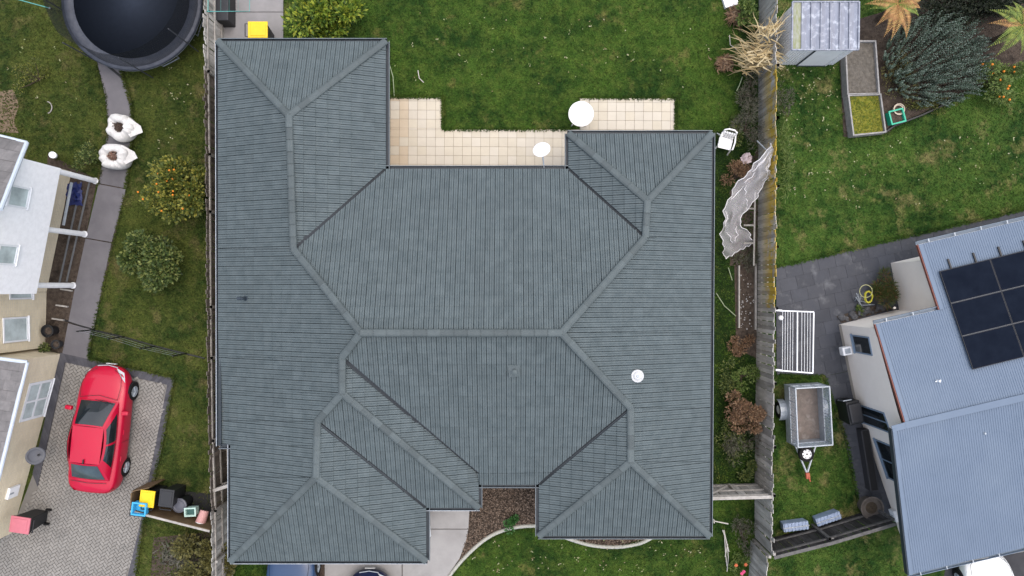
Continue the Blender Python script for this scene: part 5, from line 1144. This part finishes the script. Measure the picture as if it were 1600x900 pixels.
# solar panels standing on the roof
m_cell = M('solar_cells', (.008,.011,.019), (.011,.015,.025), 2, .6, .0)
m_rim = plain('panel_edge', (.016,.018,.023), .6)
p0 = on(1465,424,hN)+up*.06; pu = (on(1600,391,hN)-on(1465,424,hN)); pu.z = 0; pu.normalize(); pd = Vector((pu.y,-pu.x,0))
slope = lambda v: hN(p0.x+v.x, p0.y+v.y)+.11
k = 0
for j in range(3):
    for i in range(2):
        a0, a1, b0, b1 = i*1.72, (i+1)*1.72-.012, j*1.10, (j+1)*1.10-.012
        if j == 2 and False: continue
        mid = pu*((a0+a1)/2)+pd*((b0+b1)/2)
        t = thing('solar_panel', ['black solar panel at the top left of the roof array, nearest the gable','black solar panel at the top right of the roof array','black solar panel in the middle left of the roof array','black solar panel in the middle right of the roof array','black solar panel at the lower left of the roof array','black solar panel at the lower right of the roof array'][j*2+i], 'solar panel', (p0.x+mid.x, p0.y+mid.y, slope(mid)), 'solar panels on the blue roof')
        def slabp(x0,x1,y0,y1,z0,z1):
            vs = []
            for z in (z0,z1):
                for x, y in ((x0,y0),(x1,y0),(x1,y1),(x0,y1)):
                    v = pu*x+pd*y; vs.append((p0.x+v.x, p0.y+v.y, slope(v)+z))
            return MB().add(vs, [(3,2,1,0),(4,5,6,7),(0,1,5,4),(1,2,6,5),(2,3,7,6),(3,0,4,7)])
        slabp(a0,a1,b0,b1,-.04,0).build('frame', m_rim, t); slabp(a0+.02,a1-.02,b0+.02,b1-.02,-.03,.004).build('cell_sheet', m_cell, t)
t = thing('panel_rails', 'black mounting rails sticking out above the solar panels', 'rails', (p0.x,p0.y,p0.z))
for i in range(4):
    vs = [pu*(.43+i*.86)+pd*(-.32), pu*(.43+i*.86)+pd*3.2]; a0, b0 = [Vector((p0.x+v.x, p0.y+v.y, slope(v)-.065)) for v in vs]; strip(a0, b0, .055, .045, m_black, 'rail', t)
for j in (1,2): 
    vs = [pu*.02+pd*(1.10*j-.01), pu*3.44+pd*(1.10*j-.01)]; a0, b0 = [Vector((p0.x+v.x, p0.y+v.y, slope(v)-.005)) for v in vs]; strip(a0, b0, .010, .012, plain('dull_clamp', (.12,.13,.14)), 'clamp_strip', t)

# ================================================================= RIGHT GARDEN THINGS
# shed
sh = thing('metal_shed', 'pale ribbed metal garden shed with a translucent roof at the top right', 'shed', P(1262,60))
hs = lambda x, y: 1.72 + .03*(y-P(0,78,1.7).y)
rp = [on(1237,78,hs), on(1341,78,hs), on(1342,3,hs), on(1238,3,hs)]
m_shed = M('pale_zinc', (.8,.81,.82), (.72,.73,.74), 3, .5, .3, 0); m_sroof = M('dirty_translucent_sheet', (.22,.245,.31), (.15,.17,.225), 3, .4, .5, 0, c3=(.42,.46,.53), s3=5, t3=(.52,.7), stretch=(3,.6,1)); m_smoss = M('mossy_sheet', (.33,.34,.30), (.22,.24,.10), 9, .6, .3, stretch=(2,.5,1))
b4 = [Vector((p.x,p.y,0)) for p in rp]; ins = .06
cx = sum(p.x for p in b4)/4; cy = sum(p.y for p in b4)/4
bi = [Vector((p.x+math.copysign(ins,cx-p.x), p.y+math.copysign(ins,cy-p.y), 0)) for p in b4]
def ribwall(a, b, z1, name):
    d = b-a; L = d.length; d.normalize(); q = Vector((d.y,-d.x,0)); n = int(L/.105); pts = []
    for i in range(n+1):
        for f, o in ((0,0),(.5,0),(.6,.018),(.9,.018)): 
            s_ = (i+f)*L/(n+1); pts.append(a+d*s_+q*o)
    pts.append(b); m = len(pts)
    return MB().add(pts+[p+Vector((0,0,z1)) for p in pts], [(i,i+1,m+i+1,m+i) for i in range(m-1)]).build(name, m_shed, sh)
for i in range(4): ribwall(bi[i], bi[(i+1)%4], 1.66, 'wall')
dr_ = MB().box((bi[0].x+(bi[1].x-bi[0].x)*.62, bi[0].y-.035, .85), (1.05,.03,1.6)).build('door', m_shed, sh, bevel=.004)
for x in (-.53,.53): MB().box((bi[0].x+(bi[1].x-bi[0].x)*.62+x, bi[0].y-.045, .85), (.035,.045,1.64)).build('door_frame', m_gutter if x < 0 else m_wpaint, dr_)
MB().box((bi[0].x+(bi[1].x-bi[0].x)*.62, bi[0].y-.05, .03), (1.05,.05,.05)).build('door_sill', m_gutter, dr_)
n = 7
for i in range(n):
    lo, hi = i/n, (i+1)/n; q = []
    for f in (lo+.006, hi-.006): q.append(rp[0].lerp(rp[1], f))
    for f in (hi-.006, lo+.006): q.append(rp[3].lerp(rp[2], f))
    mid = [(q[0]+q[1])/2+up*.02, (q[2]+q[3])/2+up*.02]
    MB().add([q[0], mid[0], q[1], q[2], mid[1], q[3]], [(0,1,4,5),(1,2,3,4)]).build('roof_sheet', m_smoss if i == 0 else m_sroof, sh)
for i in range(n+1): strip(rp[0].lerp(rp[1], i/n), rp[3].lerp(rp[2], i/n), .035, .03, m_sroof if i else m_shed, 'roof_bar', sh, .025)
for i in range(4): strip(rp[i], rp[(i+1)%4], .05, .05, m_sroof, 'roof_edge', sh, .012+.004*(i%2))
# raised beds
m_tim = M('silver_timber', (.36,.35,.34), (.24,.235,.23), 6, .85, .15, rv=.12, rmode='obj', bump=.004)
def rbed(label, q, h, fm, name='raised_bed', gh=.7):
    t = thing(name, label, 'raised bed', P(sum(a[0] for a in q)/4, sum(a[1] for a in q)/4)); v = [P(*a, h) for a in q]; v = [Vector((p.x,p.y,0)) for p in v]
    for i in range(4):
        a, b = v[i], v[(i+1)%4]; d = b-a
        MB().box((a+b)/2+up*h/2, (d.length+(.045 if i%2 else -.05), .05, h+(.01 if i%2 else 0)), math.atan2(d.y,d.x)).build('board', m_tim, t)
    mb = MB(); n = 12; rng = random.Random(len(label))
    mb.add([v[0].lerp(v[1],i/n).lerp(v[3].lerp(v[2],i/n), j/n)+up*(h*gh+rng.uniform(-.015,.02)) for j in range(n+1) for i in range(n+1)], [(j*(n+1)+i,j*(n+1)+i+1,(j+1)*(n+1)+i+1,(j+1)*(n+1)+i) for j in range(n) for i in range(n)])
    mb.build('soil', fm, t); return t, v
rbed('raised timber bed of bare dark soil beside the metal shed', [(1321,64),(1368,64),(1374,146),(1325,147)], .4, M('bed_soil', (.10,.09,.075), (.16,.145,.125), 9, .95, .1, bump=.03, bs=20))
t, v = rbed('raised timber bed filled with yellow green moss, lower of the two', [(1326,148.5),(1376,147),(1384,206),(1334,211)], .4, M('moss', (.16,.17,.02), (.24,.22,.04), 6, .95, .1, bump=.03, bs=25, c3=(.05,.11,.015), s3=4))
mb = MB(); rng = random.Random(4)
for i in range(900):
    a, b = rng.random(), rng.random(); p = v[0].lerp(v[1],.05+.9*a).lerp(v[3].lerp(v[2],.05+.9*a),.05+.9*b)+up*.28; mb.leaf(p, Vector((rng.gauss(0,1),rng.gauss(0,1),.9)), up, rng.uniform(.04,.09), .03)
mb.build('seedlings', leafmat('seedling_leaves', [(.06,.12,.015),(.15,.18,.02),(.26,.26,.04)]), t, kind='stuff')
crate('crate', 'teal green plastic crate beside the mossy raised bed', 1395, 185, .0, .50, .46, .3, .25, plain('teal_plastic', (.02,.42,.26), .4), fill=m_soil)
pot('flower_pot', 'round cream pot beside the teal green crate', 1404, 171, .2, .25, plain('cream_pot', (.55,.47,.37), .7))
# wall-mounted folding clothesline
t = thing('folding_clothesline', 'white folding clothesline frame fixed to the right fence above the paving', 'clothesline', P(1214,535)); z = 1.5; fr = MB()
cs = [P(1219,485.5,z), P(1271.5,487.5,z), P(1270,583,z), P(1219,579,z)]
for i in range(3): fr.tube([cs[i], cs[i+1]], .024, 8)
fr.build('frame', m_wpaint, t); MB().tube([P(1246,486.5,z), P(1245.5,581,z)], .024, 8).build('middle_bar', m_wpaint, t)
for x in (1223,1227,1231,1235,1239,1253,1257.5,1262,1266): MB().tube([P(x,486,z-.02), P(x-.6,581,z-.02)], .007, 5).build('line', m_wpaint, t)
for y in (485.5,579): MB().tube([P(1212,y-1,z), P(1222,y,z)], .035, 6).build('bracket', m_wpaint, t)
t = tag(MB().ball(P(1220,496.5,1.35), .09, 14).build('peg_basket', m_white, smooth=True, loc=P(1220,496.5,1.35)), 'small round white peg basket hanging in the corner of the folding clothesline', 'peg basket')
# caged trailer
t = thing('cage_trailer', 'galvanised caged trailer with a bare deck on the grass by the right fence', 'trailer', P(1255,648))
zt, zd_ = 1.40, .45
top = [P(1243,607,zt), P(1296,604,zt), P(1301,695,zt), P(1247,699,zt)]; bs2 = [Vector((p.x,p.y,zd_)) for p in top]; md = [Vector((p.x,p.y,.85)) for p in top]
m_deck = M('worn_deck', (.20,.165,.145), (.14,.12,.105), 4, .85, .2, c3=(.26,.23,.21), s3=3)
MB().prism([tuple(p.xy) for p in bs2], zd_-.05, zd_).build('deck', m_deck, t); tub = MB()
for i in range(4):
    a, b = bs2[i], bs2[(i+1)%4]; d = b-a; tub.box((a+b)/2+up*.2, (d.length-(.0 if i%2 else .05),.03,.4), math.atan2(d.y,d.x))
tub.build('tub_side', m_galv, t); cg = MB(); cm = MB()
for i in range(4):
    cg.tube([top[i], top[(i+1)%4]], .028, 6); cg.tube([top[i], bs2[i]], .026, 6); cg.tube([md[i]+up*.0, md[(i+1)%4]], .02, 6)
    for f in ([.33,.66] if i%2 == 0 else [.25,.5,.75]): cg.tube([top[i].lerp(top[(i+1)%4], f), bs2[i].lerp(bs2[(i+1)%4], f)], .016, 5)
    a, b = md[i], md[(i+1)%4]; n = int((b-a).length/.1)
    for k in range(1, n): cm.tube([a.lerp(b,k/n), top[i].lerp(top[(i+1)%4],k/n)], .006, 4)
    for k in range(1, 6): cm.tube([a.lerp(top[i],k/6), b.lerp(top[(i+1)%4],k/6)], .006, 4)
cs_ = MB()
for i in range(4): cs_.poly([md[i], md[(i+1)%4], top[(i+1)%4], top[i]])
cs_.build('cage_screen', alphamat('fine_galvanised_mesh', (.45,.5,.55), .38, .6), t)
cg.build('cage_frame', m_galv, t); cm.build('cage_mesh', m_galv, t)
inl = [P(1225,601,zt), P(1280,598,zt)]
ax = (bs2[1]-bs2[0]).normalized()
for s_ in (-1,1):
    o_ = (bs2[0]+bs2[3])/2 if s_ < 0 else (bs2[1]+bs2[2])/2; o_ = Vector((o_.x,o_.y,.3))+ax*s_*.14+Vector((0,.1,0)); wh = thing_part('wheel', t, o_)
    MB().lathe(o_, [(.17,-.09),(.29,-.09),(.30,-.05),(.30,.05),(.29,.09),(.17,.09)], 24, axis=ax*s_, cap=False).build('tyre', m_rubber, wh); MB().lathe(o_, [(.17,.02),(.16,.07),(.05,.06)], 18, axis=ax*s_).build('rim', m_wpaint, wh)
    gd2 = MB(); al = ax.cross(up); V = []
    for k in range(9):
        an = math.pi*k/8
        for w_ in (-.12,.12): V.append(o_+al*math.cos(an)*.38+up*math.sin(an)*.36+ax*w_)
    gd2.add(V, [(2*k,2*k+1,2*k+3,2*k+2) for k in range(8)]).build('mudguard', m_galv, t)
hitch = P(1261,740,.42)
MB().tube([P(1243,697,.4), hitch], .035, 6).tube([P(1275,694,.4), hitch], .035, 6).build('drawbar', m_galv, t)
MB().box(hitch+Vector((0,-.06,.05)), (.14,.22,.12), .1).tube([hitch+Vector((.02,-.1,.1)), hitch+Vector((.05,-.25,.16))], .03, 6).build('coupling', plain('rusty_red', (.42,.10,.05), .6), t, bevel=.02)
o_ = P(1259.5,709,.55); sp = thing_part('spare_wheel', t, o_)
MB().lathe(o_, [(.16,-.08),(.27,-.08),(.285,-.03),(.285,.03),(.26,.08),(.17,.085)], 26, cap=False).build('tyre', m_rubber, sp); rm = MB().lathe(o_, [(.18,.05),(.185,.08),(.16,.055),(.10,.05),(.09,.075),(.03,.08)], 24)
rm.build('rim', m_white, sp)
for k in range(7): MB().lathe(o_+Vector((.135*math.cos(k*.897),.135*math.sin(k*.897),.054)), [(.024,0),(.02,.006)], 10).build('rim_hole', m_black, sp)
MB().lathe(o_+up*.08, [(.035,0),(.02,.03)], 10).build('hub', m_black, sp)
sheet('asphalt_drive', [(1462,960),(1478,884),(1500,850),(1700,800),(1700,960)], M('asphalt', (.045,.046,.052), (.06,.061,.067), 3, .9, .2, bump=.004, bs=60), .010)
# barrel, boxes, planter strip, rocks, hose, barbecue
pot('barrel_planter', 'large round dark barrel planter at the corner of the right house', 1361, 793, .40, .55, M('wet_barrel', (.10,.085,.075), (.15,.13,.115), 6, .8, .2), 'planter', M('barrel_soil', (.05,.04,.03), (.09,.07,.05), 14, .95, .1))
m_pbox = M('pale_blue_plastic', (.33,.41,.56), (.25,.32,.46), 5, .5, .4)
def pbox(label, px, py, L, W_, ang):
    c = P(px,py,.4); o = Vector((c.x,c.y,0)); t = thing('trough', label, 'trough', o, 'pale blue troughs on the lawn'); MB().box(o+up*.2, (L,W_,.4), ang, taper=.92).build('body', m_pbox, t, bevel=.02)
    d = Vector((math.cos(ang),math.sin(ang),0))
    for k in range(7): MB().box(o+d*(L*(-.42+.14*k))+up*.41, (.05,W_*.94,.03), ang).build('rib', m_pbox, t)
    MB().box(o+up*.405, (L*1.03,W_*.1,.05), ang).build('handle_bar', m_galv, t)
pbox('pale blue trough farther from the right house, before the dark fence', 1244, 823, .92, .30, .13); pbox('tilted pale blue trough nearer to the right house, before the dark fence', 1295, 811, .92, .28, .33)
t = thing('planter_box', 'long low black planter along the lower wall of the right house', 'planter', P(1352,715)); a0, b0 = P(1343,668,0), P(1358,762,0); d = b0-a0; MB().box((a0+b0)/2+up*.2, (d.length,.30,.4), math.atan2(d.y,d.x)).build('body', plain('dark_planter', (.035,.035,.04), .6), t, bevel=.015); MB().box((a0+b0)/2+up*.395, (d.length-.06,.22,.03), math.atan2(d.y,d.x)).build('soil', plain('black_compost', (.015,.014,.014), .95), t)
t = thing('barbecue', 'black covered barbecue below the wide window of the right house', 'barbecue', P(1334,640)); c = P(1336,645,.9); o_ = Vector((c.x,c.y,0)); MB().box(o_+up*.45, (.5,.85,.9), .2, taper=.9).build('body', m_black, t, bevel=.05); MB().box(o_+up*.95, (.46,.7,.14), .2, taper=1.0).build('lid', plain('black_cover', (.02,.021,.025), .5), t, bevel=.06); MB().tube([o_+Vector((-.32,.35,.3)), o_+Vector((-.36,.4,.8)), o_+Vector((-.1,.46,.85))], .018, 6).build('handle', m_galv, t)
rb_ = sheet('rock_bed', [(1306,494),(1386,472),(1392,483),(1314,505)], m_soil, .05)
rng = random.Random(61); m_rock = M('dark_rock', (.07,.07,.075), (.13,.13,.135), 7, .85, .25, rv=.25, rmode='obj', bump=.02, bs=18)
for i in range(30):
    px = 1312+rng.random()*74; py = 495-(px-1312)*.29+rng.uniform(0,9); r_ = rng.uniform(.07,.15); o_ = P(px,py,r_*.5); mb = MB().ball(o_, r_, 8, .7); mb.v = [tuple(o_+(Vector(v)-o_)*rng.uniform(.75,1.2)) for v in mb.v]
    mb.build('rock', m_rock, rb_)
t = thing('hose_reel', 'yellow garden hose coiled on a metal stand beside the bushy green plant', 'hose reel', P(1352,462)); hz_ = MB(); pts = []
for k in range(60): a_ = k*.52; rr = .17+.02*math.sin(k*1.7); pts.append(P(1356,464,.35+.012*math.sin(k))+Vector((rr*math.cos(a_)*.8, rr*math.sin(a_)*1.2, .004*k*.4)))
MB().tube(pts, .016, 6).build('hose', plain('yellow_hose', (.55,.50,.04), .5), t)
MB().tube([P(1353,455,.5)+Vector((.23*math.cos(x*.4),.23*math.sin(x*.4),0)) for x in range(17)], .014, 6).build('hoop', plain('pale_yellow_hoop', (.42,.42,.2), .5), t)
for q in ([(1338,458,.3),(1343,470,.25),(1352,472,.2)],[(1337,464,.3),(1346,477,.2),(1366,476,.1)],[(1342,476,.05),(1345,463,.35)],[(1336,470,.05),(1341,459,.35),(1344,473,.05)]): MB().tube([P(*p) for p in q], .018, 6).build('stand', m_galv, t)
bush('weed_clump', 'small yellow green plant among the rocks of the right house border', 'weeds', 1344, 484, 6, .25, l_weed, 160, .1, .03, seed=71, nl=4, stems=False, crown='foliage')
